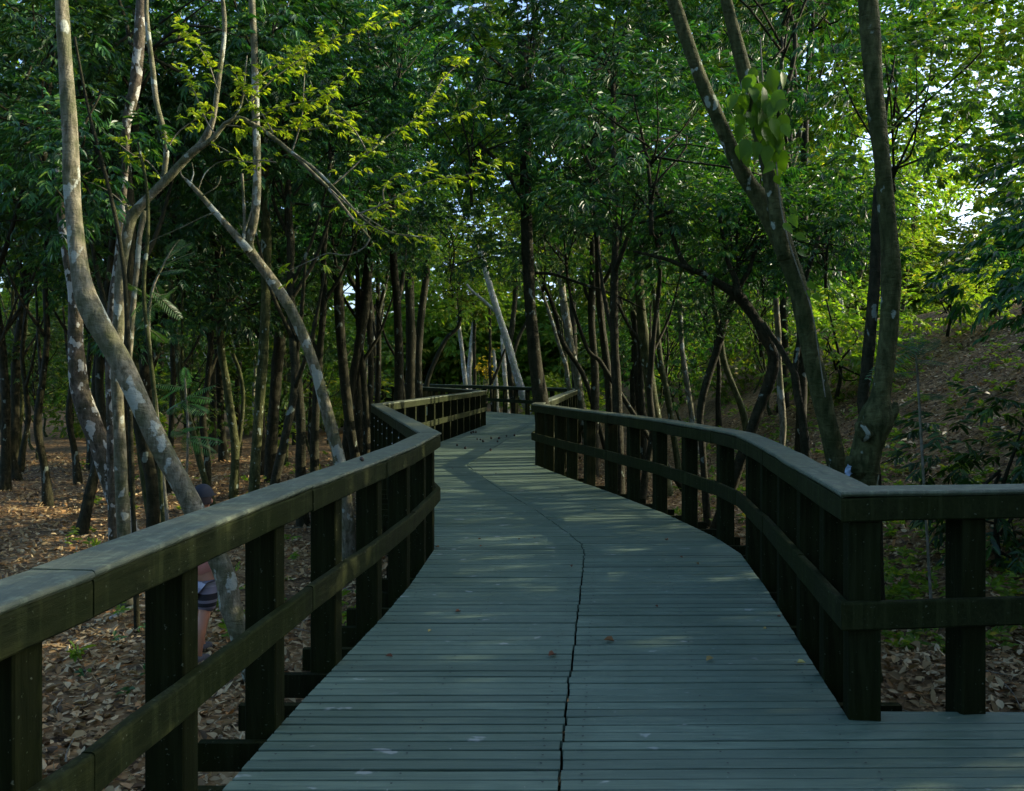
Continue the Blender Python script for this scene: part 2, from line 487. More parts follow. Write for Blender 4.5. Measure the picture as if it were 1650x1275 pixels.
def box(mb, lo, hi, bev=.0):
    lo = np.array(lo, float); hi = np.array(hi, float)
    if bev <= 0:
        v = np.array([(x, y, z) for z in (lo[2], hi[2]) for x, y in ((lo[0], lo[1]), (hi[0], lo[1]), (hi[0], hi[1]), (lo[0], hi[1]))])
        q = [(3, 2, 1, 0), (4, 5, 6, 7), (0, 1, 5, 4), (1, 2, 6, 5), (2, 3, 7, 6), (3, 0, 4, 7)]
        mb.add(v, q); return
    b = bev
    rings = []
    for z, ins in ((lo[2], b), (lo[2] + b, 0), (hi[2] - b, 0), (hi[2], b)):
        x0, y0, x1, y1 = lo[0] + ins, lo[1] + ins, hi[0] - ins, hi[1] - ins
        rings.append([(x0 + b, y0, z), (x1 - b, y0, z), (x1, y0 + b, z), (x1, y1 - b, z), (x1 - b, y1, z), (x0 + b, y1, z), (x0, y1 - b, z), (x0, y0 + b, z)])
    v = np.array(rings).reshape(-1, 3); q = []
    for r in range(3):
        for j in range(8): q.append((r * 8 + j, r * 8 + (j + 1) % 8, r * 8 + 8 + (j + 1) % 8, r * 8 + 8 + j))
    q += [(0, 7, 6, 1), (1, 6, 5, 2), (2, 5, 4, 3)]
    e = 24; q += [(e, e + 1, e + 6, e + 7), (e + 1, e + 2, e + 5, e + 6), (e + 2, e + 3, e + 4, e + 5)]
    mb.add(v, q)


for y in np.arange(-2, 45, .48):
    box(mb, (float(interp(LE, y)) - .34, y, -.17), (float(right_x(y)) + .34, y + .05, -.041))
kind(mb.obj('deck_joists', MAT['post'], None, False), 'structure')


# ----------------------------------------------------------------- railings
def offset_poly(A, side):
    """mitred outward normals of an open polyline; side=-1: outward is left of the travel direction"""
    A = np.asarray(A, float); d = unit(np.diff(A, axis=0))
    n = np.stack([-d[:, 1], d[:, 0]], 1) * (1 if side < 0 else -1)
    out = [n[0]]
    for a, b in zip(n[:-1], n[1:]):
        m = unit(a + b); out.append(m / max(m.dot(a), .35))
    out.append(n[-1]); return np.array(out), n, d


def beam_run(parent, name, A, side, o0, o1, z0, z1, bev, maxlen, m, seed, gap=.0008):
    g = np.random.default_rng(seed); M, n, d = offset_poly(A, side); A = np.asarray(A, float)
    for s in range(len(A) - 1):
        Ls = np.linalg.norm(A[s + 1] - A[s]); nb = max(1, int(math.ceil(Ls / maxlen)))
        for bi in range(nb):
            t0, t1 = bi / nb, (bi + 1) / nb
            t0 += gap / Ls; t1 -= gap / Ls
            k = max(2, int(Ls / nb / .28)); ts = np.linspace(t0, t1, k + 1)
            dz0, rows = g.normal(0, .002), []
            for t in ts:
                p = A[s] * (1 - t) + A[s + 1] * t; mm = M[s] * (1 - t) + M[s + 1] * t
                w = g.normal(0, .0022, 4); b = bev
                prof = [(o0, z0 + b), (o0 + b, z0), (o1 - b, z0), (o1, z0 + b), (o1, z1 - b), (o1 - b * .35, z1 - b * .3), (o1 - b, z1), (o0 + b, z1), (o0 + b * .3, z1 - b * .3), (o0, z1 - b)]
                rows.append([(p[0] + mm[0] * (o + w[0]), p[1] + mm[1] * (o + w[0]), z + dz0 + w[1] * .7) for o, z in prof])
            v = np.array(rows).reshape(-1, 3); J = 10; q = []
            for r in range(k):
                for j in range(J): q.append((r * J + j, r * J + J + j, r * J + J + (j + 1) % J, r * J + (j + 1) % J))
            t_ = []
            for r, fl in ((0, 1), (k, 0)):
                e = r * J
                for j in range(1, J - 1): t_.append((e, e + j, e + j + 1) if fl else (e, e + j + 1, e + j))
            mb = MB(); mb.add(v, q, t_)
            mb.obj(name, m, parent, False, parent.location)


def railing(label, A, side, posts, bolts_on=()):
    root = empty('wooden_railing', label, 'railing', (A[1][0], A[1][1], 0))
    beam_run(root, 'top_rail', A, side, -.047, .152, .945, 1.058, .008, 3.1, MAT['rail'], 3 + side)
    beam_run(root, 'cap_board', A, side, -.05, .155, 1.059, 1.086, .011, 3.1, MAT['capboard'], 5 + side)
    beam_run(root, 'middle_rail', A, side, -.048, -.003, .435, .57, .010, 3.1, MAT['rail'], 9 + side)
    M, n, d = offset_poly(A, side); A = np.asarray(A, float)
    for s, t in posts:
        p = A[s] * (1 - t) + A[s + 1] * t
        gh = float(ground_h(p[0], p[1])) - .15
        mb = MB(); box(mb, (0, -.062, gh), (.148, .062, .943), .006)
        v = mb.v[0]; w = v.copy()
        w[:, 0] = p[0] + n[s][0] * v[:, 0] + d[s][0] * v[:, 1]
        w[:, 1] = p[1] + n[s][1] * v[:, 0] + d[s][1] * v[:, 1]
        mb.v[0] = w
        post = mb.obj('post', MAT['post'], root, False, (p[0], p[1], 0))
        post.location = Vector((p[0], p[1], 0)) - root.location
        if s in bolts_on:
            for z in (1.0 - .12, .74, .50):
                bb = MB(); c = np.array([p[0] + n[s][0] * .148, p[1] + n[s][1] * .148, z]); o = np.array([n[s][0], n[s][1], 0])
                tube(bb, [(*(c - o * .004), .010), (*(c + o * .006), .010), (*(c + o * .010), .006)], 8, .02, 0)
                bo = bb.obj('bolt', MAT['steel'], post, True, (p[0], p[1], 0))


def spaced(A, s0, s1, step, first=.12):
    """post places every `step` metres along segments s0..s1"""
    A = np.asarray(A, float); out = []; carry = first
    for s in range(s0, s1):
        L = np.linalg.norm(A[s + 1] - A[s]); x = carry
        while x < L - .02: out.append((s, x / L)); x += step
        carry = x - L
    return out


LA = [tuple(a) for a in LE[1:]]
# run near the camera, then a post either side of the corner, then the zigzag beyond
lp = []
for zc in (1.45, 2.44, 3.40, 4.35, 5.29, 6.2, 7.15, 8.05, 8.62):
    for s in range(len(LA) - 1):
        if LA[s][1] <= zc < LA[s + 1][1]: lp.append((s, (zc - LA[s][1]) / (LA[s + 1][1] - LA[s][1])))
ls = 6
lp += [(5, .03)] if False else []
lp += spaced(LA, 5 + 0, 9, .98, 0.0) if False else []
cseg = [i for i, a in enumerate(LA) if abs(a[1] - 8.75) < .01][0]
lp += spaced(LA, cseg, len(LA) - 1, .96, .35)
railing('long dark timber railing along the left edge, zigzagging past the lichen-spotted trunks', LA, -1, lp, bolts_on=(cseg,))

RA = [(7.0, 5.05), (1.60, 4.42)] + [tuple(a) for a in RE[1:]]
rp = spaced(RA, 0, 1, 1.35, .75)
rp = [q for q in rp if q[1] < .9]
rp += [(1, .06)]
for zc in (5.05, 5.75, 6.55, 7.35, 8.12, 9.2, 10.25, 11.2, 12.1, 12.95, 13.8, 14.6, 15.3, 15.95, 16.55):
    for s in range(1, len(RA) - 1):
        if RA[s][1] <= zc < RA[s + 1][1]: rp.append((s, (zc - RA[s][1]) / (RA[s + 1][1] - RA[s][1])))
cs = [i for i, a in enumerate(RA) if abs(a[1] - 16.7) < .01][0]
rp += spaced(RA, cs, len(RA) - 1, .98, .4)
railing('dark timber railing curving along the right edge, with a square turn beside the burled trunk', RA, 1, rp)


# ----------------------------------------------------------------- traced trees
def trunk_pts(pts, Z):
    """(x, y, r) photo pixels -> metres at a distance Z (number or (base, top))"""
    out = []
    n = len(pts)
    for i, (x, y, r) in enumerate(pts):
        z = Z if not isinstance(Z, tuple) else Z[0] + (Z[1] - Z[0]) * i / (n - 1)
        out.append((*P(x, y, z), r * z / F))
    return out


def to_ground(p):
    """lengthen the first point of a trunk down into the soil, with a root flare"""
    a, b = np.array(p[0]), np.array(p[1])
    gz = float(ground_h(a[0], a[1]))
    out = list(p)
    if a[2] > gz + .05:
        d = a[:3] - b[:3]; d = d / np.linalg.norm(d); d[2] = min(d[2], -.5)
        t = (gz - .1 - a[2]) / d[2]; f = a[:3] + d * t
        out = [(*f, a[3] * 1.35), (*(f * .7 + a[:3] * .3), a[3] * 1.1)] + out
    else:
        out = [(a[0], a[1], gz - .1, a[3] * 1.35)] + out[1:]
    return out


def traced(name, label, bark, main, Z, limbs=(), crowns=(), group=None, seg=12, cat='tree', wob=.06, twigs=None):
    mp_ = to_ground(trunk_pts(main, Z))
    base = np.array([mp_[0][0], mp_[0][1], float(ground_h(mp_[0][0], mp_[0][1]))])
    root = empty(name, label, cat, base, group)
    mb = MB(); tube(mb, mp_, seg, .1, wob, len(label))
    for l in limbs:
        zz = l[1] if len(l) > 1 else (Z if not isinstance(Z, tuple) else Z[1])
        tube(mb, trunk_pts(l[0], zz), max(6, seg - 3), .1, wob, len(l[0]))
    mb.obj('trunk', MAT[bark], root, True, base)
    for c in crowns:
        (cx, cy, cz), k, i, sc = c[:4]
        add_crown(root, k, i, P(cx, cy, cz), sc, c[4] if len(c) > 4 else cx * .37)
    return root


# big pale leaning tree at the left edge
traced('leaning_tree', 'thick pale lichen-spotted trunk leaning up to the left behind the near left railing', 'bark_pale',
       [(408, 1085, 18), (379, 1000, 17), (371, 978, 17), (367, 945, 16), (357, 912, 16), (330, 860, 16), (297, 790, 16.5), (260, 722, 17), (221, 640, 16.5), (189, 573, 17), (150, 505, 18), (134, 465, 17), (124, 400, 13.5), (116, 300, 12.5), (112, 200, 12), (104, 80, 11), (95, -60, 9)], (7.35, 7.7),
       crowns=[((30, -190, 7.8), 'mid', 0, (.4, .4, .4))], seg=16)
traced('peeling_tree', 'dark leaning trunk with flaking whitish bark on its right side, lowest at the left edge', 'bark_peel',
       [(222, 905, 19), (195, 820, 17), (172, 745, 18), (150, 690, 17), (130, 630, 15), (122, 560, 12), (121, 480, 11), (105, 380, 9), (92, 250, 8)], 11.8,
       crowns=[((70, 120, 12.2), 'dark', 1, (.9, .9, .8))], seg=12)
traced('dark_forked_tree', 'dark trunk forking behind the thick pale leaning trunk at the left', 'bark_dark',
       [(262, 785, 17), (250, 730, 15), (238, 660, 13), (234, 600, 13), (240, 560, 10), (246, 500, 8), (240, 400, 6)], 19.5,
       limbs=[([(236, 605, 8), (255, 560, 6), (262, 520, 5), (285, 470, 4)],), ([(238, 630, 8), (222, 580, 7), (214, 530, 6), (205, 470, 5)],)],
       crowns=[((215, 380, 20), 'mid', 1, (1.1, 1.1, 1)), ((300, 430, 20.5), 'dark', 0, (.8, .8, .7))])
for pts, Zt, lb in [
    ([(243, 838, 7), (234, 770, 8), (226, 700, 8), (220, 620, 7), (212, 520, 6)], 15.2, 'slim brown trunk standing just left of the pale leaning trunk, above the near rail'),
    ([(178, 690, 8), (180, 620, 8), (186, 570, 7), (178, 500, 6)], 26, 'dark upright trunk between the flaking trunk and the pale leaning trunk, far back'),
    ([(186, 730, 8), (192, 660, 7), (190, 600, 6), (196, 520, 5)], 23, 'dark straight trunk low behind the pale leaning trunk, beside the sunlit patch of litter'),
]:
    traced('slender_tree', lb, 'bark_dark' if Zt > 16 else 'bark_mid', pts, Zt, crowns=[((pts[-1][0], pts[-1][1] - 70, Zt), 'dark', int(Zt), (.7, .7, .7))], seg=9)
# pale tree whose branches hang over from upper left, with yellow-green leaves
YT = traced('yellow_leaved_tree', 'pale smooth tree with yellow-green leaves, its branches reaching right over the railing', 'bark_pale',
            [(196, 780, 10), (192, 690, 9.5), (188, 600, 9), (191, 520, 8.5), (195, 440, 8.5), (203, 390, 8.5), (212, 350, 9), (238, 320, 7), (268, 290, 6.5), (300, 255, 6.5), (325, 232, 6.5), (335, 214, 6), (344, 190, 4.5), (352, 130, 4), (362, 40, 3.4), (352, -60, 2.6), (360, -160, 1.8)], (10.0, 9.6),
            limbs=[([(262, 297, 5), (266, 268, 4.5), (268, 245, 4.5), (262, 205, 4.5), (252, 165, 4.5), (246, 110, 4), (236, 20, 3.4), (238, -80, 2.6), (225, -170, 1.6)], 9.9),
                   ([(320, 240, 5), (345, 222, 4), (362, 200, 3.5), (385, 190, 3.2), (400, 196, 3.2), (430, 214, 3.4), (470, 246, 3.2), (500, 275, 2.8), (528, 302, 2.5), (560, 342, 2.1), (596, 384, 1.4)], 9.6),
                   ([(470, 245, 2.4), (510, 275, 2.2), (545, 310, 2), (578, 345, 1.6), (615, 372, 1.2), (680, 382, .8)], 9.3),
                   ([(360, 200, 2.2), (376, 190, 2), (388, 170, 1.6), (392, 150, 1.3), (398, 90, 1)], 9.5),
                   ([(212, 352, 5), (205, 335, 4), (206, 330, 2)], 9.9),
                   ([(234, 340, 5), (225, 380, 4), (221, 430, 4), (214, 500, 4.5), (206, 600, 5)], 10.1)], seg=14)
yb = MB(); tw = MB(); gy_ = np.random.default_rng(77)


def leafy_twig(lb, tb, pts, Z, r0, n, L, W, g, droop=.55, start=.15):
    p = trunk_pts([(x, y, 0) for x, y in pts], Z)
    q = catmull([(a[0], a[1], a[2], 0) for a in p], .03)[:, :3]
    m = len(q); rad = np.linspace(r0, r0 * .35, m)
    idx = np.linspace(0, m - 1, max(4, m // 4)).astype(int)
    tube(tb, [(*q[i], rad[i]) for i in idx], 5, .08, 0)
    ii = g.integers(int(m * start), m, n); ii[0] = m - 1
    tang = unit(np.gradient(q, axis=0))[ii]
    d = tang * g.uniform(.2, .9, (n, 1)) + g.normal(0, .6, (n, 3)) * np.array([1, 1, .35])
    sprays(lb, q[ii] + g.normal(0, .05, (n, 3)), d, 5, L * 1.1, L * 1.15, W * 1.1, droop, g, 1.0)


YTW = [([(530, 303), (560, 278), (592, 248), (630, 215), (660, 198), (684, 178), (690, 160)], 9.4, 60), ([(592, 248), (575, 215), (552, 192), (520, 165)], 9.4, 30),
       ([(578, 345), (620, 328), (650, 312), (700, 290), (745, 284), (780, 270), (800, 255)], 9.2, 60), ([(620, 328), (618, 300), (640, 285), (690, 275)], 9.2, 26),
       ([(470, 246), (480, 215), (487, 185), (489, 150), (492, 100)], 9.5, 40), ([(487, 212), (520, 205), (560, 195)], 9.5, 20),
       ([(440, 215), (420, 180), (400, 165), (380, 120)], 9.4, 50), ([(400, 196), (440, 178), (480, 165), (520, 158), (560, 120)], 9.5, 60),
       ([(345, 215), (330, 190), (318, 160), (300, 120)], 9.3, 30), ([(360, 202), (400, 205), (460, 210), (500, 208)], 9.6, 34),
       ([(596, 384), (588, 398), (560, 412), (530, 408), (490, 425), (452, 442)], 9.4, 12), ([(530, 303), (560, 330), (590, 350), (640, 378), (700, 382)], 9.5, 34),
       ([(268, 245), (285, 215), (320, 190), (350, 175)], 9.8, 22), ([(215, 350), (190, 320), (160, 300), (130, 290)], 9.9, 18), ([(262, 290), (240, 262), (215, 250), (170, 215)], 9.9, 22),
       ([(690, 165), (720, 120), (760, 90)], 9.4, 26), ([(400, 165), (450, 120), (520, 70)], 9.4, 60), ([(352, 150), (330, 90), (290, 40)], 9.5, 50),
       ([(392, 150), (470, 90), (600, 40), (640, 20)], 9.6, 70), ([(560, 345), (585, 365), (600, 350), (612, 325)], 9.3, 18), ([(320, 232), (350, 235), (400, 262), (440, 255)], 9.6, 18),
       ([(445, 262), (415, 258), (380, 262)], 9.5, 10), ([(690, 200), (730, 190), (770, 172)], 9.3, 14)]
for pts, Zt, n in YTW: leafy_twig(yb, tw, pts, Zt, .009, max(5, int(n * .62)), .066, .025, gy_)
base = YT.location
yb.obj('foliage', MAT['leaf_yellow'], YT, False, base); tw.obj('twigs', MAT['twig'], YT, True, base)
traced('broken_tree', 'bare whitish broken stem hanging near the upper left corner, beside the yellow-green leaves', 'bark_peel',
       [(182, 800, 8), (180, 700, 8), (178, 600, 8), (180, 500, 7), (192, 400, 6), (202, 265, 5), (203, 205, 7), (211, 170, 9), (220, 120, 9), (228, 0, 8)], 10.8, seg=10)
traced('thin_sapling', 'very thin dark leaning stem crossing the upper left corner of the wood', 'bark_dark',
       [(214, 800, 4), (208, 620, 4), (203, 480, 4), (200, 440, 3.5), (190, 370, 3.2), (172, 290, 3), (152, 215, 2.6), (140, 165, 2.4), (120, 60, 2)], 9.0, seg=7,
       crowns=[((125, 240, 9.6), 'darkshrub', 0, (.75, .75, .75))])
traced('thin_sapling', 'thin brown stem rising straight beside the fern-leaved sapling at left', 'bark_mid',
       [(262, 830, 3.5), (250, 650, 3.5), (232, 480, 3.3), (238, 380, 3), (236, 300, 2.6), (222, 230, 2.2)], 9.4, seg=7)
# slim lichen tree with the Y fork, above the near railing
traced('forked_tree', 'slim grey tree with white lichen and a wide Y fork, leaning over the left railing', 'bark_pale',
       [(562, 880, 12), (556, 800, 11), (545, 735, 10.5), (528, 668, 9.5), (509, 600, 8.5), (490, 545, 9), (467, 496, 9), (440, 455, 8.5), (418, 425, 8), (402, 402, 8), (402, 385, 7), (409, 358, 7), (414, 310, 7), (414, 250, 6), (412, 180, 6), (409, 60, 5.5), (402, -60, 5)], (12.6, 11.6),
       limbs=[([(402, 405, 7), (386, 386, 6), (368, 366, 5), (345, 340, 4.5), (322, 313, 4), (308, 298, 3.5), (298, 288, 2)], 11.9),
              ([(391, 390, 3), (394, 370, 2.6), (393, 330, 2.3), (390, 280, 2)], 11.9), ([(394, 372, 1.8), (402, 350, 1.6), (410, 325, 1.4)], 11.85), ([(346, 342, 1.3), (322, 352, 1), (290, 368, .8), (245, 388, .6), (228, 402, .5)], 11.8), ([(326, 316, 1.2), (350, 300, .9), (356, 284, .6)], 11.8), ([(300, 291, 2), (292, 282, 1.4), (290, 270, .8)], 11.9), ([(306, 297, 1.5), (312, 280, 1), (309, 262, .6)], 11.9), ([(318, 310, 1), (330, 280, .8), (352, 262, .6), (375, 258, .5)], 11.9)],
       crowns=[((385, -210, 11.6), 'dark', 2, (.5, .5, .5))], seg=13)
traced('lichen_tree', 'straight mossy trunk dotted with white lichen, just left of the Y forked tree', 'bark_mid',
       [(402, 850, 9), (409, 790, 8.5), (415, 690, 8), (423, 590, 8), (428, 490, 8), (429, 400, 8), (427, 300, 7.5), (424, 200, 7), (420, 60, 7)], 15.2,
       crowns=[((430, 60, 15.2), 'dark', 3, (1.05, 1.05, 1))])
traced('rimlit_tree', 'dark curved trunk with a warm sunlit edge on litter left of the mossy trunk', 'bark_mid',
       [(376, 798, 8), (379, 750, 7), (378, 710, 6.5), (371, 660, 6.5), (364, 610, 6), (356, 560, 6), (352, 480, 5)], 18.6,
       limbs=[([(380, 740, 4), (388, 690, 3.5), (392, 640, 3), (386, 600, 3), (375, 570, 3)], 18.7)], crowns=[((350, 430, 18.4), 'dark', 0, (.95, .95, .95)), ((400, 480, 19), 'dark', 2, (.6, .6, .6))])
traced('dark_straight_tree', 'dark trunk with a stubby foot, right of the mossy lichen-dotted trunk', 'bark_dark',
       [(434, 765, 8), (437, 720, 9), (442, 650, 9), (447, 590, 9), (452, 520, 9), (450, 420, 8)], 21.5, crowns=[((450, 330, 21), 'dark', 1, (1.1, 1.1, 1.1))])
DK = [  # dark trunks between the Y-forked tree and the corner of the left railing
    ([(461, 735, 3.5), (460, 680, 3), (459, 600, 3), (456, 520, 3)], 26, 'thin dark pole of a trunk right of the stubby-footed tree', 'bark_mid'),
    ([(478, 695, 6), (474, 650, 6), (468, 600, 6), (464, 540, 5)], 33, 'short leaning trunk seen beyond the thin pole, left of the Y forked trunk', 'bark_mid'),
    ([(572, 735, 8), (563, 680, 8), (557, 630, 8), (552, 580, 8), (547, 510, 8), (543, 430, 8)], 20, 'stout dark trunk touching the Y forked trunk at the rail on its right side', 'bark_dark'),
    ([(558, 725, 8), (564, 660, 8), (570, 610, 8), (578, 560, 8), (588, 490, 8), (595, 410, 8)], 21.5, 'dark trunk crossing the stout one and leaning right above the left railing', 'bark_dark'),
    ([(598, 720, 5), (596, 660, 5), (598, 600, 5), (596, 540, 5), (594, 460, 5)], 24, 'straight dark trunk rising just left of the far end of the left railing zigzag', 'bark_dark'),
    ([(585, 690, 4), (586, 640, 4), (590, 590, 4), (602, 540, 4), (616, 480, 3.5), (625, 440, 3)], 30, 'pale brown thin trunk slanting right behind the left railing corner', 'bark_pale'),
    ([(660, 660, 8), (661, 600, 8), (662, 540, 8), (660, 480, 7.5), (660, 400, 7)], 33, 'straight dark trunk with one pale ring, behind the far left rail', 'bark_dark'),
    ([(676, 660, 6), (674, 600, 6), (676, 540, 6), (681, 490, 6), (690, 420, 5)], 34, 'dark twin trunk just right of the ringed trunk behind the far left rail', 'bark_dark'),
    ([(684, 648, 4), (690, 610, 4), (704, 575, 3.5), (720, 545, 3.5), (738, 527, 3.2), (742, 500, 3)], 42, 'dark bough bowing up to the right above the far left rail', 'bark_dark'),
    ([(752, 640, 3.6), (748, 600, 3.6), (744, 560, 3.4), (740, 530, 3), (736, 505, 2.6), (732, 480, 2)], 47, 'thin silvery trunk left of the pair of pale trunks in the clearing', 'bark_white'),
    ([(758, 640, 4.4), (756, 600, 4), (760, 560, 4.4), (766, 500, 4.2), (770, 440, 3.6)], 48, 'light grey trunk in the clearing left of the yellow blossoms', 'bark_white'),
    ([(764, 640, 3.5), (765, 600, 3), (764, 560, 3), (765, 500, 3)], 46, 'black slim trunk just left of the yellow blossoms', 'bark_dark'),
]
for pts, Zt, lb, bk in DK:
    zt = Zt; ct = P(pts[-1][0], pts[-1][1], zt)
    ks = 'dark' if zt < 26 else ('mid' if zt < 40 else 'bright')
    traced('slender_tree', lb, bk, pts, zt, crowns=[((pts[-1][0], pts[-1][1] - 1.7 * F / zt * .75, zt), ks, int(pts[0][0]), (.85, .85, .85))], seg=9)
# trees round the bend in the boardwalk
traced('centre_tree', 'dark straight trunk with pale lichen patches rising at the bend beside the boardwalk', 'bark_dark',
       [(872, 650, 13.5), (866, 610, 11.5), (860, 560, 10), (855, 500, 9.5), (851, 430, 9.5), (848, 350, 9.5), (847, 260, 9), (845, 160, 9), (842, 60, 8)], 17.6,
       limbs=[([(850, 440, 3), (890, 442, 2.5), (930, 455, 2.2), (990, 475, 1.8), (1040, 500, 1.4)], 17.7), ([(848, 300, 4), (880, 250, 3.5), (930, 200, 3)], 17.2), ([(847, 330, 4), (810, 270, 3), (770, 230, 3)], 17.2)],
       crowns=[((850, 60, 17.6), 'dark', 1, (1.3, 1.3, 1.05)), ((760, 210, 16.8), 'dark', 2, (.75, .75, .85)), ((945, 215, 17.2), 'dark', 3, (.8, .8, .7)), ((725, 385, 17.0), 'dark', 0, (.45, .45, .5))], seg=14)
traced('white_snag', 'leaning white broken trunk with a leafy tuft on its top in the clearing', 'bark_white',
       [(838, 622, 6.5), (830, 595, 6), (820, 560, 6), (806, 515, 5.5), (795, 480, 5), (785, 445, 5), (776, 412, 5.5), (773, 404, 4)], 40,
       limbs=[([(802, 505, 3), (780, 485, 2.5), (760, 468, 2), (752, 458, 2)], 40)], crowns=[((772, 385, 40), 'shrub', 0, (.75, .75, .8))], seg=11)
RT = [  # behind the right railing
    ([(826, 640, 5), (822, 600, 5), (821, 560, 5), (826, 520, 4.5), (830, 480, 4), (832, 440, 4)], 41, 'dark forked trunk directly behind the white broken trunk', 'bark_dark', [([(822, 590, 4), (830, 560, 3.5), (840, 535, 3.2), (852, 515, 3)],)]),
    ([(791, 622, 2.5), (789, 590, 2.5), (790, 560, 2.4), (789, 500, 2.2)], 44, 'thin dark V shaped stem left of the white broken trunk', 'bark_dark', [([(792, 618, 2.4), (804, 590, 2.2), (812, 568, 2), (816, 560, 1.8)],)]),
    ([(799, 625, 4), (798, 600, 3.6), (796, 570, 2.4), (795, 562, 1)], 47, 'short white pointed stump in the clearing behind the far railing', 'bark_white', []),
    ([(815, 625, 3.6), (813, 600, 4), (811, 570, 3.4), (808, 540, 2.4)], 48, 'pale grey stem next to the white pointed stump', 'bark_white', []),
    ([(938, 660, 7), (930, 610, 6.5), (920, 560, 6.5), (912, 510, 6.5), (906, 470, 6), (902, 420, 5.5)], 30, 'light brown smooth trunk rising behind the far right corner of the railing', 'bark_pale', []),
    ([(916, 620, 3.5), (912, 590, 3.4), (902, 560, 3.2), (890, 520, 3), (880, 490, 2.8), (874, 470, 2.4)], 33, 'thin pale stem leaning left of the light brown smooth trunk', 'bark_pale', []),
    ([(955, 650, 4), (948, 625, 4), (935, 595, 4), (918, 570, 4), (904, 545, 3.8), (896, 510, 3.4), (886, 480, 3), (875, 455, 2.6)], 24, 'thin dark wavy trunk leaning left across the light brown one', 'bark_dark', []),
    ([(958, 665, 7.5), (959, 610, 6.5), (956, 560, 6), (953, 510, 6), (955, 450, 6), (955, 390, 5)], 22, 'upright dark trunk behind the right railing, first of the dark ones right of the bend', 'bark_dark', [([(955, 490, 3), (945, 475, 3), (940, 450, 2.6)],)]),
    ([(1024, 672, 4), (1000, 635, 4), (978, 600, 4), (965, 580, 3.6), (950, 568, 3.4), (938, 540, 3), (922, 490, 2.6), (915, 450, 2.2)], 19, 'dark slanting trunk falling from upper left to the right railing', 'bark_dark', []),
    ([(1056, 680, 11), (1049, 630, 9.5), (1042, 580, 9), (1036, 530, 8.5), (1031, 475, 8), (1028, 410, 7)], 18.5, 'thick dark brown trunk leaning slightly left, behind the middle of the right railing', 'bark_mid', []),
    ([(1032, 670, 6), (1028, 620, 6), (1026, 560, 6), (1022, 500, 5)], 24, 'upright shadowed trunk close behind the thick dark brown trunk', 'bark_dark', []),
    ([(1082, 680, 5), (1076, 640, 5), (1068, 600, 4.5), (1062, 560, 4.2), (1058, 510, 4), (1050, 450, 3.5)], 22, 'slim trunk right of the thick dark brown trunk', 'bark_mid', [([(1072, 615, 3), (1060, 590, 3), (1048, 555, 2.6), (1020, 500, 2.2)],)]),
    ([(1117, 690, 5), (1112, 650, 4.5), (1104, 600, 4.5), (1098, 550, 4), (1096, 500, 4)], 25, 'pale spotted thin trunk among the poles behind the right railing', 'bark_pale', []),
    ([(1130, 700, 5.5), (1128, 672, 5.5), (1132, 640, 6), (1142, 605, 6), (1153, 572, 6.5), (1164, 530, 7), (1170, 500, 6), (1184, 474, 5)], 14.5, 'dark trunk sweeping up to the right to meet the big crooked tree', 'bark_dark', [([(1166, 524, 3.5), (1176, 505, 3), (1188, 490, 3)],)]),
    ([(1205, 700, 6.5), (1196, 660, 5.5), (1180, 620, 5), (1166, 580, 5), (1160, 540, 4.5), (1150, 490, 4)], 17.5, 'straight grey-brown trunk leaning left behind the crooked tree', 'bark_mid', []),
    ([(1258, 735, 5), (1262, 690, 5.5), (1258, 640, 5.5), (1255, 590, 5), (1254, 540, 5), (1250, 480, 4.5)], 15, 'greyish lichen trunk with a white band, between the crooked and the forked dark trunks', 'bark_pale', []),
    ([(1372, 590, 3), (1366, 560, 3.4), (1358, 520, 3.4), (1354, 470, 3.4), (1352, 420, 3)], 27, 'slim pale trunk standing up on the leafy bank', 'bark_white', []),
]
for pts, Zt, lb, bk, lm in RT:
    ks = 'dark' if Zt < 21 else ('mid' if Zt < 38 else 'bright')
    cr = [] if 'stump' in lb or 'stem next' in lb else [((pts[-1][0], pts[-1][1] - 1.7 * F / Zt * .7, Zt), ks, int(pts[0][0]), (.8, .8, .8))]
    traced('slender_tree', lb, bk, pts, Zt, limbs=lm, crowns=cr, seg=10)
traced('crooked_tree', 'dark crooked tree with an elbow and long boughs reaching left above the right railing', 'bark_dark',
       [(1203, 715, 9), (1212, 690, 9), (1225, 655, 8.5), (1238, 620, 9), (1246, 590, 9), (1245, 568, 8.5), (1236, 550, 9), (1230, 535, 10), (1216, 512, 8.5), (1200, 490, 9), (1188, 476, 9), (1160, 458, 6.5), (1130, 440, 5.5), (1108, 432, 5), (1090, 400, 4), (1080, 360, 4), (1070, 335, 3.4), (1052, 300, 2.6)], (13.4, 12.6),
       limbs=[([(1190, 478, 6), (1186, 452, 5), (1176, 430, 4), (1168, 400, 3.5), (1160, 350, 3)], 12.7), ([(1110, 434, 4), (1080, 420, 3.2), (1050, 412, 2.6), (1020, 405, 2)], 12.6), ([(1085, 340, 3), (1060, 350, 2.6), (1030, 360, 2.2)], 12.5), ([(1185, 470, 5), (1205, 440, 4), (1215, 410, 3), (1230, 380, 2.5)], 12.9)],
       crowns=[((1050, 230, 12.2), 'dark', 0, (.85, .85, .75)), ((1190, 340, 13), 'mid', 1, (.6, .6, .5)), ((1000, 330, 12.6), 'dark', 1, (.4, .4, .35)), ((1140, 500, 13.8), 'dark', 3, (.28, .28, .22))], seg=12)
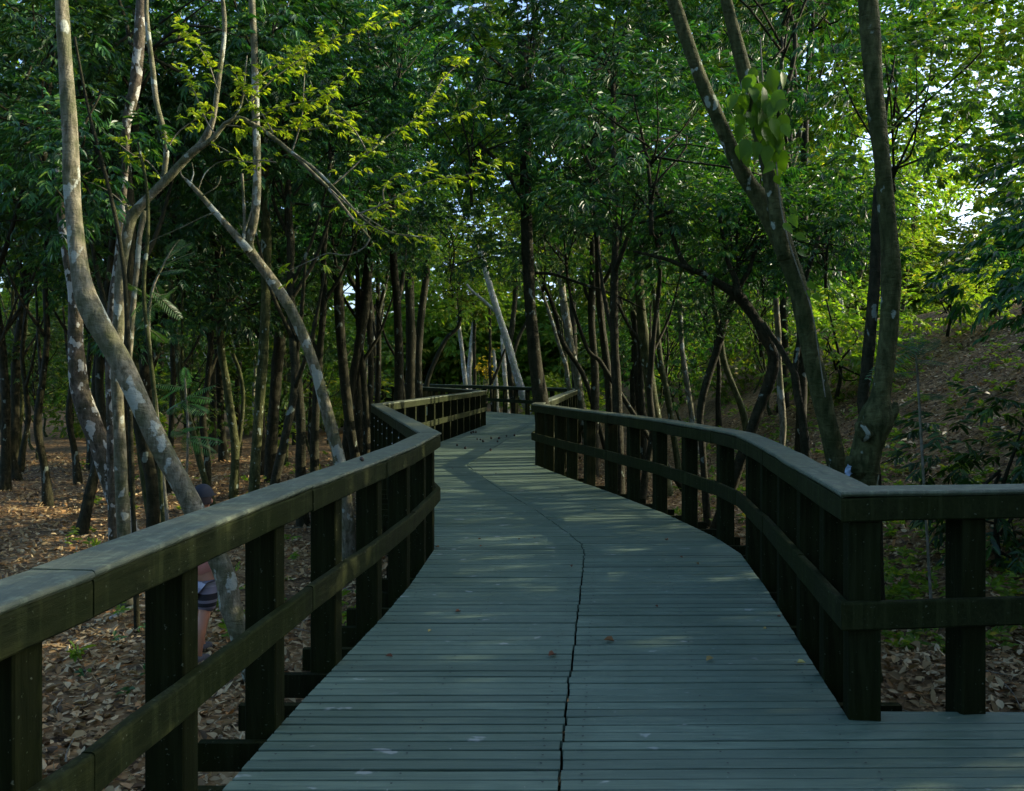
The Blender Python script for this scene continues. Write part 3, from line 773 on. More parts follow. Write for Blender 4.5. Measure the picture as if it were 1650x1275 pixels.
traced('forked_dark_tree', 'dark slim tree with a narrow V fork on the bank beside the leaning trunk', 'bark_dark',
       [(1299, 750, 7), (1297, 720, 7), (1294, 680, 6.5), (1285, 635, 6.5), (1279, 600, 6.5), (1270, 585, 5), (1258, 562, 4.5), (1245, 543, 4), (1230, 520, 3.5)], 12.4,
       limbs=[([(1280, 605, 5), (1284, 570, 4.6), (1288, 545, 4), (1290, 500, 4), (1298, 450, 3.4), (1320, 380, 3)], 12.4)],
       crowns=[((1330, 370, 12.8), 'dark', 2, (.55, .55, .5)), ((1230, 440, 13.2), 'dark', 1, (.3, .3, .25))])
traced('leaning_dark_tree', 'big dark trunk leaning left and splitting in two at the top, right of the deck', 'bark_mid',
       [(1400, 1080, 20), (1374, 890, 17), (1352, 770, 15.5), (1338, 700, 15), (1324, 640, 15), (1309, 580, 15), (1297, 520, 15), (1285, 460, 15.5), (1268, 410, 16), (1250, 365, 17), (1233, 332, 17), (1212, 303, 12.5), (1192, 270, 12), (1172, 225, 11.5), (1152, 180, 11.5), (1130, 130, 11), (1085, 0, 10), (1060, -80, 8)], (7.3, 7.0),
       limbs=[([(1264, 420, 10), (1256, 375, 12), (1248, 325, 12), (1239, 280, 11.5), (1228, 230, 11.5), (1215, 180, 11.5), (1203, 130, 11), (1170, 0, 9), (1150, -80, 8)], 6.95)],
       crowns=[((1120, -230, 7.4), 'mid', 2, (.42, .42, .4))], seg=18)
traced('burled_tree', 'upright mossy trunk with a knotted burl low down, at the square turn of the railing', 'bark_mid',
       [(1376, 1000, 26), (1384, 830, 24), (1390, 780, 23), (1394, 740, 23), (1402, 705, 24), (1410, 680, 27), (1414, 660, 25), (1418, 640, 17), (1425, 600, 15), (1432, 540, 14.5), (1435, 470, 14.5), (1434, 400, 14), (1428, 330, 13.5), (1421, 260, 13.5), (1413, 190, 14), (1408, 130, 14), (1398, 0, 15), (1390, -90, 13)], (6.9, 6.7),
       limbs=[([(1412, 690, 14), (1432, 672, 11), (1441, 660, 8), (1443, 648, 3)], 6.8), ([(1398, 705, 12), (1386, 690, 10), (1384, 680, 5)], 6.75), ([(1388, 760, 20), (1374, 750, 14), (1372, 735, 8)], 6.85)],
       crowns=[((1420, -230, 7.2), 'mid', 0, (.42, .42, .4))], seg=20, wob=.075)
traced('dark_straight_tree', 'dark straight trunk half hidden behind the burled trunk', 'bark_dark',
       [(1415, 830, 6), (1413, 760, 6), (1400, 690, 9), (1390, 650, 9), (1397, 590, 9), (1404, 520, 9), (1409, 450, 9), (1412, 390, 9), (1416, 300, 8)], 9.6,
       crowns=[((1440, 150, 10.2), 'mid', 1, (.7, .7, .6))])


# climbing vine with large bright leaves on the leaning dark trunk
VI = empty('climbing_vine', 'climbing vine with big bright green leaves hanging between the two arms of the leaning trunk', 'vine', P(1330, 640, 7.15))
vb = MB(); vt = MB(); gv = np.random.default_rng(8)
tube(vt, trunk_pts([(1225, 60, 1.2), (1232, 160, 1.2), (1248, 240, 1.2), (1258, 330, 1.2), (1270, 385, 1.2), (1288, 440, 1.1), (1308, 500, 1), (1318, 560, 1), (1330, 640, 1)], 6.85), 5, .08, 0)
VL = [(1200 + 60 * gv.random(), 100 + 130 * gv.random(), 30 + 14 * gv.random()) for _ in range(22)] + [(1207, 180, 40), (1222, 160, 44), (1198, 150, 40), (1243, 190, 44), (1237, 232, 44), (1256, 222, 34), (1228, 205, 40), (1184, 150, 38), (1250, 145, 44), (1262, 160, 36), (1212, 140, 40), (1248, 283, 22), (1190, 165, 34), (1196, 200, 36), (1186, 185, 30), (1205, 235, 34), (1232, 175, 52), (1240, 215, 56), (1248, 165, 40), (1258, 185, 40), (1252, 240, 52), (1262, 200, 34), (1236, 160, 44), (1192, 232, 30), (1200, 250, 26),
      (1246, 262, 30), (1250, 205, 48), (1230, 140, 50), (1215, 120, 44), (1244, 110, 50), (1254, 270, 24), (1262, 360, 28), (1274, 345, 30), (1281, 378, 26), (1285, 405, 24), (1300, 455, 22), (1310, 474, 20), (1298, 468, 16), (1272, 335, 20)]
vp = np.array([P(x, y, 6.8 + gv.normal(0, .06)) for x, y, s in VL]); vl = np.array([s * 6.9 / F * .84 for _, _, s in VL])
vd = np.column_stack([gv.normal(0, .3, len(VL)), gv.normal(-.1, .25, len(VL)), np.full(len(VL), -1.0)])
vd[-8:] = np.column_stack([gv.uniform(.3, .9, 8), gv.normal(-.1, .2, 8), gv.uniform(-.9, -.1, 8)])
vn = np.column_stack([gv.normal(0, .35, len(VL)), np.full(len(VL), -1.0), gv.normal(.25, .25, len(VL))])
for p_, d_, n_, l_ in zip(vp, unit(vd), vn, vl):
    sd_ = unit(np.cross(d_, n_)); up_ = np.cross(sd_, d_); t_ = np.linspace(0, 1, 9)
    wd = l_ * .36 * np.sin(np.pi * t_ ** .75) ** .9 * (1 - .45 * t_); wd[0] = l_ * .01; wd[-1] = l_ * .004
    bend = gv.uniform(.05, .28) * l_; cup = gv.uniform(.05, .3)
    rows_ = []
    for tt, w_ in zip(t_, wd):
        c_ = p_ + d_ * l_ * tt - up_ * bend * tt ** 2 + up_ * .012 * l_ * math.sin(tt * 22)
        rows_.append([c_ + sd_ * w_ * f_ + up_ * abs(f_) * w_ * cup for f_ in (-1, -.5, 0, .5, 1)])
    vb.add(np.array(rows_).reshape(-1, 3), [(a_ * 5 + b_, a_ * 5 + b_ + 1, a_ * 5 + b_ + 6, a_ * 5 + b_ + 5) for a_ in range(8) for b_ in range(4)])
vo = VI.location
vb.obj('leaves', MAT['leaf_vine'], VI, True, vo); vt.obj('stem', MAT['twig'], VI, True, vo)


# fern-leaved saplings (bipinnate fronds)
def frond(mb, tb, a, b, W, g, pairs=15, sag=.12):
    a = np.array(a); b = np.array(b); L = np.linalg.norm(b - a)
    t = np.linspace(0, 1, pairs); c = a + (b - a) * t[:, None] + np.array([0, 0, -1.0]) * (t ** 2)[:, None] * sag * L
    d = unit(np.gradient(c, axis=0)); s = unit(np.cross(d, np.array([0, -.35, 1.0])))
    tube(tb, [(*c[0], .003), (*c[pairs // 2], .0025), (*c[-1], .001)], 4, .05, 0)
    ln = W * np.sin(np.pi * (.12 + .83 * t)) ** .6
    for sg in (-1, 1):
        leaves(mb, c, d * .45 + s * sg + np.array([0, 0, -.15]), np.cross(s, d) + g.normal(0, .12, (pairs, 3)), ln, np.full(pairs, L / pairs * .55), .1, .1)


def fern_sapling(label, Z, stem, fr):
    p = to_ground(trunk_pts(stem, Z)); base = np.array([p[0][0], p[0][1], float(ground_h(p[0][0], p[0][1]))])
    root = empty('feathery_sapling', label, 'sapling', base)
    mb = MB(); tb = MB(); g = np.random.default_rng(len(label)); tube(tb, p, 6, .08, 0)
    for (x0, y0), (x1, y1) in fr:
        frond(mb, tb, P(x0, y0, Z), P(x1, y1, Z + g.normal(0, .25)), 20 * Z / F, g)
    mb.obj('fronds', MAT['leaf_fern'], root, False, base); tb.obj('stem', MAT['twig'], root, True, base)


fern_sapling('fern-leaved sapling with feathery blue-green fronds left of the Y forked tree', 9.6, [(262, 760, 3), (250, 640, 3), (240, 540, 2.6), (245, 470, 2), (262, 430, 1.6), (275, 405, 1.2)],
             [((262, 430), (312, 400)), ((266, 420), (308, 385)), ((258, 440), (300, 428)), ((250, 460), (262, 490)), ((246, 470), (215, 500)), ((245, 480), (270, 470)), ((240, 500), (282, 455)), ((240, 480), (205, 450)),
              ((243, 490), (225, 520)), ((240, 530), (265, 545)), ((272, 410), (290, 380)), ((246, 470), (290, 505))])
fern_sapling('low fern-leaved sapling with pale fronds standing over leaf litter beside the pale leaning trunk', 13.0, [(300, 790, 2), (303, 700, 2), (300, 640, 1.8), (298, 610, 1.4)],
             [((298, 625), (250, 615)), ((298, 620), (262, 635)), ((299, 625), (300, 590)), ((300, 640), (345, 615)), ((300, 645), (270, 660)), ((301, 640), (340, 640)), ((302, 700), (280, 690)), ((302, 700), (312, 725)), ((303, 705), (355, 705)), ((303, 710), (345, 725)), ((300, 690), (318, 685)), ((299, 650), (330, 660))])
fern_sapling('fern-leaved sapling with dark fronds right of the burled trunk, on the bank', 9.0, [(1490, 800, 2.5), (1484, 700, 2.5), (1478, 600, 2), (1474, 560, 1.6)],
             [((1474, 565), (1430, 540)), ((1474, 560), (1450, 590)), ((1476, 570), (1510, 540)), ((1478, 580), (1520, 580)), ((1478, 600), (1440, 600)), ((1476, 575), (1478, 530)), ((1480, 640), (1520, 630)), ((1480, 640), (1450, 650)), ((1475, 560), (1400, 590))])


# ----------------------------------------------------------------- the wood behind: copies of a few grown trees
def grown(name, bark, h, r, k, ci, seed, lean=.6):
    g = np.random.default_rng(seed)
    root = bpy.data.objects.new(name, None); COL.objects.link(root); root.empty_display_size = .2
    pts = []; off = np.zeros(2); n = 7
    for i in range(n + 1):
        t = i / n
        pts.append((off[0], off[1], -.15 + (h + .15) * t, r * (1.3 if i == 0 else 1 - .6 * t)))
        off = off + g.normal(0, .10 * lean, 2) + np.array([lean * .12 * (1 if seed % 2 else -1), 0])
    mb = MB(); tube(mb, pts, 9, .15, .07, seed)
    j = int(n * .55)
    for s in range(2 + seed % 2):
        a = pts[j + s]; d = g.normal(0, 1, 2); d = d / np.linalg.norm(d)
        tube(mb, [(a[0], a[1], a[2], a[3] * .7), (a[0] + d[0] * .5, a[1] + d[1] * .5, a[2] + .8, a[3] * .5), (a[0] + d[0] * .9, a[1] + d[1] * .9, a[2] + 1.9, a[3] * .3)], 7, .15, .05, seed)
    t = mb.obj('trunk', MAT[bark], root)
    top = pts[-1]
    for nm, me in zip(('crown', 'branches'), CR[k][ci % len(CR[k])]):
        o = link(nm, me, root); o.location = (top[0], top[1], top[2] + .9)
    return root


KINDS = {
    'near': [grown('leafy_tree', 'bark_dark', 5.6, .085, 'dark', i, 21 + i, .7) for i in range(3)] + [grown('leafy_tree', 'bark_mid', 6.2, .075, 'dark', 3, 27, 1.0)],
    'tall': [grown('tall_tree', 'bark_dark', 8.2 + .4 * i, .12, 'dark', i, 81 + i, .5) for i in range(3)],
    'bushy': [grown('bushy_tree', 'bark_dark', 1.3, .06, 'dark', i, 91 + i, .5) for i in range(2)],
    'low': [grown('low_leafy_tree', 'bark_mid', 2.0 + .5 * i, .05, 'mid', i, 121 + i, .8) for i in range(2)],
    'mid': [grown('woodland_tree', ['bark_dark', 'bark_mid', 'bark_pale', 'bark_dark'][i], 5.5 + .5 * i, .075, 'mid', i, 41 + i, .8) for i in range(4)],
    'far': [grown('background_tree', ['bark_mid', 'bark_pale', 'bark_white', 'bark_dark'][i], 5.5, .095, 'bright', i, 61 + i, .7) for i in range(4)],
}
used = set()


def plant(kindname, which, x, y, sc, rz, label, group):
    src = KINDS[kindname][which % len(KINDS[kindname])]
    loc = (x, y, float(ground_h(x, y)))
    if src not in used:
        used.add(src); o = src
    else:
        o = src.copy(); COL.objects.link(o)
        for ch in src.children:
            c = ch.copy(); COL.objects.link(c); c.parent = o
    o.location = loc; o.rotation_euler = (0, 0, rz); o.scale = (sc, sc, sc)
    tag(o, label, 'tree', group)
    return o


def clear_of_deck(x, y, m):
    if y < 5: return abs(x) > 3 + m
    return x < float(interp(LE, y)) - m or x > float(interp(RE, y)) + m


gr = np.random.default_rng(2024)
LBL = {
    ('near', 0): ('leafy tree with dark glossy foliage and thin trunk, left of the boardwalk', 'dark leafy trees left of the boardwalk'),
    ('near', 1): ('leafy tree with dark glossy foliage and thin trunk, right of the boardwalk', 'dark leafy trees right of the boardwalk'),
    ('tall', 0): ('tall dark tree whose canopy closes over the left side of the boardwalk', 'tall canopy trees on the left'),
    ('tall', 1): ('tall dark tree whose canopy closes over the right side of the boardwalk', 'tall canopy trees on the right'),
    ('low', 0): ('low green tree leafy almost to the ground, deep in the wood left of the boardwalk', 'low leafy trees in the left wood'),
    ('low', 1): ('low green tree leafy almost to the ground, deep in the wood right of the boardwalk', 'low leafy trees in the right wood'),
    ('mid', 0): ('thin-stemmed green tree deeper in the wood left of the boardwalk', 'thin-stemmed trees deep in the left wood'),
    ('mid', 1): ('thin-stemmed green tree deeper in the wood right of the boardwalk', 'thin-stemmed trees deep in the right wood'),
    ('far', 0): ('bright yellow-green tree in the light clearing far behind the boardwalk', 'bright trees in the far clearing'),
    ('far', 1): ('bright yellow-green tree in the light clearing far behind the boardwalk', 'bright trees in the far clearing'),
}


def scatter(kindname, n, z0, z1, px0, px1, margin, mind, smin, smax):
    done = []; tries = 0
    while len(done) < n and tries < 6000:
        tries += 1
        y = math.sqrt(gr.uniform(z0 ** 2, z1 ** 2)); x = (gr.uniform(px0, px1) - CX) / F * y
        if not clear_of_deck(x, y, margin): continue
        if y > 27 and 640 < CX + F * x / y < 905: continue
        if any((x - a) ** 2 + (y - b) ** 2 < mind ** 2 for a, b in done): continue
        done.append((x, y))
        side = int(x > interp(SM, min(y, 49)))
        lb, gp = LBL[(kindname, side)]
        plant(kindname, int(gr.integers(0, 4)), x, y, gr.uniform(smin, smax), gr.uniform(0, 6.28), lb, gp)


scatter('near', 13, 14, 25, -150, 700, 1.0, 1.5, .85, 1.2)
scatter('near', 2, 13, 25, 900, 1500, 1.0, 1.7, .85, 1.2)
for i, (x, y) in enumerate([(-3.4, 15.2), (-3.9, 18.6), (1.75, 15.4), (2.1, 19.2), (-3.4, 21.5), (3.2, 22.8), (-2.9, 25.5), (-.9 - 3.2, 28.5), (3.6, 27.5)]):
    lb, gp = LBL[('tall', int(x > 0))]
    plant('tall', i, x, y, gr.uniform(.78, .95), gr.uniform(0, 6.28), lb, gp)
scatter('tall', 9, 14, 27, -100, 720, .9, 2.2, .9, 1.35)
scatter('tall', 2, 14, 27, 900, 1330, .9, 2.2, .9, 1.35)
scatter('mid', 16, 25, 42, -150, 720, 1.2, 1.3, .8, 1.3)
scatter('mid', 5, 26, 42, 930, 1800, 1.2, 1.5, .8, 1.25)
scatter('tall', 6, 28, 42, 250, 1000, 1.5, 3.0, 1.25, 1.5)
scatter('low', 13, 26, 42, -100, 720, 1.5, 2.2, .8, 1.15)
scatter('low', 8, 26, 42, 900, 1400, 1.6, 2.2, .7, 1.1)
scatter('far', 20, 42, 62, -150, 1800, 2.5, 2.2, .8, 1.5)

OUT = 'leafy tree added in the unseen wood around the viewpoint to shade the deck'  # unseen trees put in to block low sun and side sky
ring = [(7.0, y, 'bushy') for y in (-5, -2, 1, 4, 7)] + [(7.7, 9.7, 'bushy')] + [(8.8, 12.6, 'bushy')] + [(9.6, y, 'bushy') for y in (5, 8.5)] + [(12, 8, 'bushy'), (9.8, 11.2, 'bushy'), (10.2, 14, 'bushy')]
ring += [(8.4, y, 'bushy') for y in (-3.5, 0, 3, 6, 9)] + [(10.6, y, 'bushy') for y in (6.5,)] + [(9, -6, 'near'), (8.8, -1.5, 'near')]
ring += [(9.5, -4, 'tall'), (10, 2, 'tall'), (-7.2, 0, 'bushy'), (-8, 3.2, 'bushy'), (-9.6, 6.8, 'bushy'), (-6, -4, 'bushy'), (-11.5, 5, 'near'), (-7.5, -3, 'near'), (-10.5, 2.5, 'tall'), (-9.5, -4, 'tall'),
         (-5.4, -7.5, 'bushy'), (-4, -10, 'near'), (-3.4, -8, 'bushy'), (4.2, -8, 'bushy'), (6, -7.5, 'near'), (3.4, -10.5, 'near'), (0.2, -12, 'bushy'), (-1.5, -13, 'near'), (1.8, -13, 'near'), (-3, -15, 'tall'), (3, -15, 'tall'), (0, -16, 'bushy'), (-8, -9, 'tall'), (8, -10, 'tall')]
for i, (x, y, k) in enumerate(ring):
    edge = (x, y) == (7.7, 9.7)
    plant(k, i, x, y, gr.uniform(1.0, 1.25), gr.uniform(0, 6.28), 'dark drooping low tree at the right edge, on the bank beyond the square railing turn' if edge else OUT, None if edge else 'added shade trees outside the picture')

# low shrubs and saplings that fill the space between trunks
SH = []
gs = np.random.default_rng(31)


def shrub(k, x, y, sc, label, group):
    root = empty('shrub', label, 'shrub', (x, y, float(ground_h(x, y))), group)
    leaf, limb = CR[k][int(gs.integers(0, 2))]
    for nm, me in (('foliage', leaf), ('branches', limb)):
        o = link(nm, me, root, (0, 0, sc * 1.0)); o.scale = (sc, sc, sc); o.rotation_euler = (0, 0, gs.uniform(0, 6.28))


for n_, (z0, z1, p0, p1, k, lb, gp) in {
    30: (34, 56, 560, 1300, 'shrub', 'bright green shrub low between the trunks beyond the bend', 'bright shrubs beyond the bend'),
    16: (30, 50, 100, 560, 'shrub', 'green shrub low between the far trunks of the left wood', 'shrubs in the left wood'),
    6: (22, 34, 1300, 1640, 'shrub', 'light green shrub growing on the leafy bank at right', 'shrubs on the right bank')}.items():
    c = 0
    while c < n_:
        y = gs.uniform(z0, z1); x = (gs.uniform(p0, p1) - CX) / F * y
        if not clear_of_deck(x, y, 1.4): continue
        if k == 'shrub' and 'bank' in lb and x < 5.5: continue
        shrub(k, x, y, gs.uniform(.6, 1.5), lb, gp); c += 1
shrub('darkshrub', 5.35, 10.2, 1.0, 'dark leafy bush with drooping leaves right of the burled trunk', None)
# yellow blossoms in the clearing
yf = empty('blossoming_shrub', 'small shrub with yellow blossoms in the clearing beyond the far railing', 'shrub', (*P(776, 640, 45)[:2], float(ground_h(P(776, 0, 45)[0], 45))))
fm = MB(); ft = MB(); gf = np.random.default_rng(3)
b0 = np.array(yf.location)
for _ in range(9):
    c = P(776 + gf.normal(0, 8), 590 + gf.normal(0, 11), 45 + gf.normal(0, .3))
    sprays(fm, c + gf.normal(0, .12, (7, 3)), rand_dir(gf, 7), 5, .12, .12, .06, .2, gf)
    tube(ft, [(*b0, .02), (*(b0 * .4 + c * .6 + gf.normal(0, .05, 3)), .012), (*c, .004)], 5, .3, 0)
fm.obj('blossoms', MAT['flower'], yf, False, yf.location); ft.obj('branches', MAT['twig'], yf, True, yf.location)

# far wood that closes the view: one mass nobody could count
mb = MB(); g = np.random.default_rng(90)
nc = 2700
cy = g.uniform(62, 85, nc); cx = g.uniform(-.75, .75, nc) * cy
cz = ground_h(cx, cy) + np.where(g.random(nc) < .42, g.uniform(.2, 6, nc), g.uniform(0, 1, nc) ** .9 * 31)
keep = ~((cx / cy > .36) & (cz - HC > .17 * cy) & (g.random(nc) < .3))
for a, b_, c in zip(cx[keep], cy[keep], cz[keep]):
    k = 50; d = rand_dir(g, k); r = g.uniform(.9, 1.8)
    sprays(mb, np.array([a, b_, c]) + d * r * np.array([1, 1, .7]), d + g.normal(0, .3, (k, 3)), 4, .5, .55, .29, .3, g)
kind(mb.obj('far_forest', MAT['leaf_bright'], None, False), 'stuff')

# leaf litter and small ground plants
mb = MB(); g = np.random.default_rng(91)
n = 130000
y = 2.5 + 26 * g.uniform(0, 1, n) ** 1.55; x = g.uniform(-1, 1, n) * (2.5 + .62 * y)
d = rand_dir(g, n); d[:, 2] *= .28
nr = np.column_stack([g.normal(0, .35, n), g.normal(0, .35, n), np.ones(n)])
ok = ~((x > interp(LE, y)) & (x < right_x(y)) & (g.random(n) < .8))
z = ground_h(x, y) + g.uniform(.002, .035, n)
L = .028 + .085 * g.uniform(0, 1, n) ** 1.6
leaves(mb, np.column_stack([x, y, z])[ok], d[ok], nr[ok], L[ok], (L * g.uniform(.28, .75, n))[ok], g.uniform(-.25, .6, (int(ok.sum()), 1)), g.uniform(-.4, .2, (int(ok.sum()), 1)))
kind(mb.obj('leaf_litter', MAT['leaf_litter'], None, False), 'stuff')
mb = MB(); g = np.random.default_rng(93)
for _ in range(520):
    yy = 4 + 24 * g.uniform() ** 1.3; xx = g.uniform(-1, 1) * (2.5 + .6 * yy)
    if not clear_of_deck(xx, yy, .3): continue
    a = g.uniform(0, 6.28); l = g.uniform(.12, .7); p0 = np.array([xx, yy]); dv = np.array([math.cos(a), math.sin(a)]); pv_ = np.array([-dv[1], dv[0]])
    q_ = [p0 + dv * l * t + pv_ * l * k_ for t, k_ in ((-.5, 0), (0, g.normal(0, .06)), (.5, g.normal(0, .06)))]
    r = g.uniform(.003, .011)
    tube(mb, [(*v, float(ground_h(*v)) + .03 + g.uniform(0, .02), r * f) for v, f in zip(q_, (1, .8, .4))], 5, .2, .1)
kind(mb.obj('twig_litter', MAT['twig'], None, True), 'stuff')
mb = MB(); g = np.random.default_rng(92)
for _ in range(1000):
    yy = 8 + 27 * g.uniform() ** 1.2
    if g.random() < .12: xx = -g.uniform(.1, .48) * yy
    else: xx = g.uniform(.18, .62) * yy
    if not clear_of_deck(xx, yy, .5): continue
    pz = float(ground_h(xx, yy)); k = int(g.integers(2, 7))
    hh = g.uniform(.03, .28)
    sprays(mb, np.array([xx, yy, pz]) + np.column_stack([g.normal(0, .06, k), g.normal(0, .06, k), g.uniform(.02, hh, k)]), rand_dir(g, k) * np.array([1, 1, .5]) + np.array([0, 0, .35]), 5, .10, .10, .04, .1, g)
kind(mb.obj('undergrowth', MAT['leaf_bright'], None, False), 'stuff')
# seedlings in the near litter, left of the railing
for (sx, sy, sz, n_, lb) in [(310, 1095, 7.2, 7, 'green seedling lying low in leaf litter by the nearest left post'), (240, 1060, 7.6, 8, 'leafy green seedling hugging the left side of the nearest left post'), (190, 990, 8.6, 6, 'small green seedling beside the fallen pale stick'),
                             (228, 975, 8.9, 5, 'tiny green seedling at the end of the fallen pale stick'), (137, 1056, 7.7, 4, 'upright tiny seedling at the left edge of the leaf litter'), (205, 1110, 7.1, 6, 'spreading seedling in the litter near the lower left corner')]:
    p = P(sx, sy, sz); zz = float(ground_h(p[0], p[1])); root = empty('seedling', lb, 'seedling', (p[0], p[1], zz), 'seedlings in the leaf litter')
    mb = MB(); g = np.random.default_rng(sx); b = np.tile([p[0], p[1], zz + .05], (n_, 1)) + g.normal(0, .02, (n_, 3))
    leaves(mb, b, rand_dir(g, n_) * np.array([1, 1, .3]) + np.array([0, 0, .4]), np.tile([0, -.4, 1.0], (n_, 1)) + g.normal(0, .2, (n_, 3)), g.uniform(.06, .10, n_), g.uniform(.03, .045, n_), .2, .2)
    mb.obj('leaves', MAT['leaf_fern'], root, False, root.location)
    tb = MB(); tube(tb, [(p[0], p[1], zz - .02, .004), (p[0] + .004, p[1], zz + .03, .003), (p[0], p[1], zz + .055, .002)], 5, .02, 0); tb.obj('stem', MAT['twig'], root, True, root.location)
mb = MB(); a = P(178, 982, 9.4); b = P(246, 950, 9.9)
for q in (a, b): q[2] = float(ground_h(q[0], q[1])) + .04
mid = (a + b) / 2 + np.array([0, .03, .05])
tube(mb, [(*a, .022), (*mid, .018), (*b, .012), (*(b + (b - a) * .5), .006)], 7, .06, .08)
tag(mb.obj('fallen_stick', MAT['bark_white'], None, True), 'long pale dead stick lying on leaf litter under the near left rail', 'stick')
# ----------------------------------------------------------------- small things on the deck
FL = [(895, 1057, .07, 'leaf_dry', 'curled brown leaf lying left of the seam at the front of the deck'), (990, 1035, .07, 'leaf_dry', 'curled brown leaf right of the seam at the front of the deck'),
      (921, 915, .05, 'leaf_dry', 'dark brown leaf beside the kink in the deck seam'), (1138, 1067, .06, 'leaf_dry_yellow', 'pale yellow leaf on the right half of the front deck'),
      (1284, 1070, .05, 'leaf_dry_yellow', 'yellowish leaf close to the foot of the right posts'), (1072, 871, .06, 'leaf_dry', 'tan leaf lying in a plank gap near the right edge'),
      (633, 1060, .045, 'leaf_dry', 'small orange leaf near the left edge of the front deck'), (742, 987, .05, 'leaf_dry', 'reddish leaf standing on edge on the left half of the deck'),
      (1126, 911, .04, 'leaf_dry', 'tiny brown leaf on the deck near the right posts'), (702, 883, .06, 'leaf_dry', 'orange leaf caught at the foot of the left corner post')]
tiny = 'tiny dry leaf scrap lying on the weathered deck boards'
for x_, y_ in [(770, 870), (773, 882), (716, 795), (957, 823), (835, 870), (862, 868), (1236, 1015), (1252, 995), (800, 764), (712, 711), (862, 760), (905, 800), (1100, 900), (730, 756), (1060, 980), (690, 1020)]:
    FL.append((x_, y_, .035, 'leaf_dry' if x_ % 3 else 'leaf_dry_yellow', tiny))
for i, (x_, y_, L_, m_, lb) in enumerate(FL):
    Zd = F * HC / (y_ - HY); p = P(x_, y_, Zd); g = np.random.default_rng(i)
    mb = MB(); a = g.uniform(0, 6.28); d = np.array([[math.cos(a), math.sin(a), .25]])
    leaves(mb, np.array([[p[0], p[1], .006]]), d, np.array([[0, -.3, 1.0]]), [L_], [L_ * .6], .45, .10)
    o = mb.obj('fallen_leaf', MAT[m_], None, False, (p[0], p[1], 0)); o.location = (p[0], p[1], 0)
    tag(o, lb, 'leaf', 'fallen leaves on the deck')
for i, (x_, y_) in enumerate([(760, 699), (763, 698), (767, 698), (769, 709), (774, 710), (778, 713), (792, 708), (804, 708), (816, 704), (749, 724), (802, 713), (737, 719), (829, 703), (790, 727)]):
    Zd = F * HC / (y_ - HY); p = P(x_, y_, Zd); g = np.random.default_rng(50 + i); r = g.uniform(.02, .034)
    mb = MB(); k = [(0, 0, -r, r * .3), (0, 0, -r * .6, r * .85), (r * .1, 0, 0, r), (0, r * .1, r * .6, r * .75), (0, 0, r * .95, r * .2)]
    tube(mb, [(a, b, c + r, q) for a, b, c, q in k], 9, r * .3, .12, i)
    tube(mb, [(0, 0, r * 1.9, r * .16), (r * .3, 0, r * 2.4, r * .12), (r * .6, 0, r * 2.6, r * .1)], 5, r * .3, 0)
    o = mb.obj('seed_pod', MAT['pod']); o.location = (p[0], p[1], .001); o.rotation_euler = (0, g.uniform(-.4, .4), g.uniform(0, 6))
    tag(o, 'small round dark seed pod lying on the deck boards before the bend', 'seed pod', 'seed pods scattered before the bend')
o = None
# pod on the left rail
mb = MB(); tube(mb, [(0, 0, 0, .006), (.004, 0, .008, .013), (0, .003, .018, .014), (0, 0, .028, .005)], 8, .004, .1)
pr = P(571, 745, 5.9); o = mb.obj('seed_pod', MAT['pod']); o.location = (float(interp(LE, 5.9)) - .04, 5.9, 1.086)
tag(o, 'single dark seed pod resting on top of the near left rail', 'seed pod')
# small black box frame beyond the right railing
bl = empty('bollard_lantern', 'small black open box on a post just beyond the right railing', 'lantern', (*P(987, 700, 21)[:2], float(ground_h(P(987, 0, 21)[0], 21))))
c = P(987, 655, 21); gz = bl.location.z
mb = MB(); box(mb, (c[0] - .045, 20.955, gz - .1), (c[0] + .045, 21.045, c[2] - .26), .006); mb.obj('post', MAT['black'], bl, False, bl.location)
mb = MB()
for dx in (-.075, .05):
    for dy in (-.075, .05): box(mb, (c[0] + dx, 21 + dy, c[2] - .245), (c[0] + dx + .025, 21 + dy + .025, c[2] - .022))
box(mb, (c[0] - .075, 20.925, c[2] - .259), (c[0] + .075, 21.075, c[2] - .246)); mb.obj('frame', MAT['black'], bl, False, bl.location)
mb = MB(); box(mb, (c[0] - .09, 20.91, c[2] - .02), (c[0] + .09, 21.09, c[2]), .006); mb.obj('cap', MAT['black'], bl, False, bl.location)
# scrap between the trunks
mb = MB(); g = np.random.default_rng(4); c = P(1367, 757, 6.72)
v = np.array([(x_, 0, z_) for x_ in np.linspace(-.022, .022, 5) for z_ in np.linspace(-.04, .035, 6)]) + g.normal(0, .007, (30, 3)) + c
mb.add(v, [(a * 6 + b, a * 6 + b + 1, a * 6 + b + 7, a * 6 + b + 6) for a in range(4) for b in range(5)])
tag(mb.obj('plastic_scrap', MAT['scrap'], None, True), 'crumpled pale blue plastic scrap caught between the leaning and burled trunks', 'litter')


# ----------------------------------------------------------------- the boy on the path
def skin_mesh(name, verts, edges, radii, m, parent, root_i=0, levels=2):
    me = bpy.data.meshes.new(name); me.from_pydata([tuple(map(float, v)) for v in verts], edges, []); me.update()
    o = link(name, me, parent); sm = o.modifiers.new('skin', 'SKIN'); sm.use_smooth_shade = True
    lay = me.skin_vertices[0].data if me.skin_vertices else None
    if lay is None:
        bpy.context.view_layer.objects.active = o
        with bpy.context.temp_override(object=o, active_object=o): bpy.ops.mesh.customdata_skin_add()
        lay = me.skin_vertices[0].data
    for i_, r in enumerate(radii):
        lay[i_].radius = r if isinstance(r, tuple) else (r, r); lay[i_].use_root = (i_ == root_i)
    sb = o.modifiers.new('sub', 'SUBSURF'); sb.levels = levels; sb.render_levels = levels
    me.materials.append(m); return o


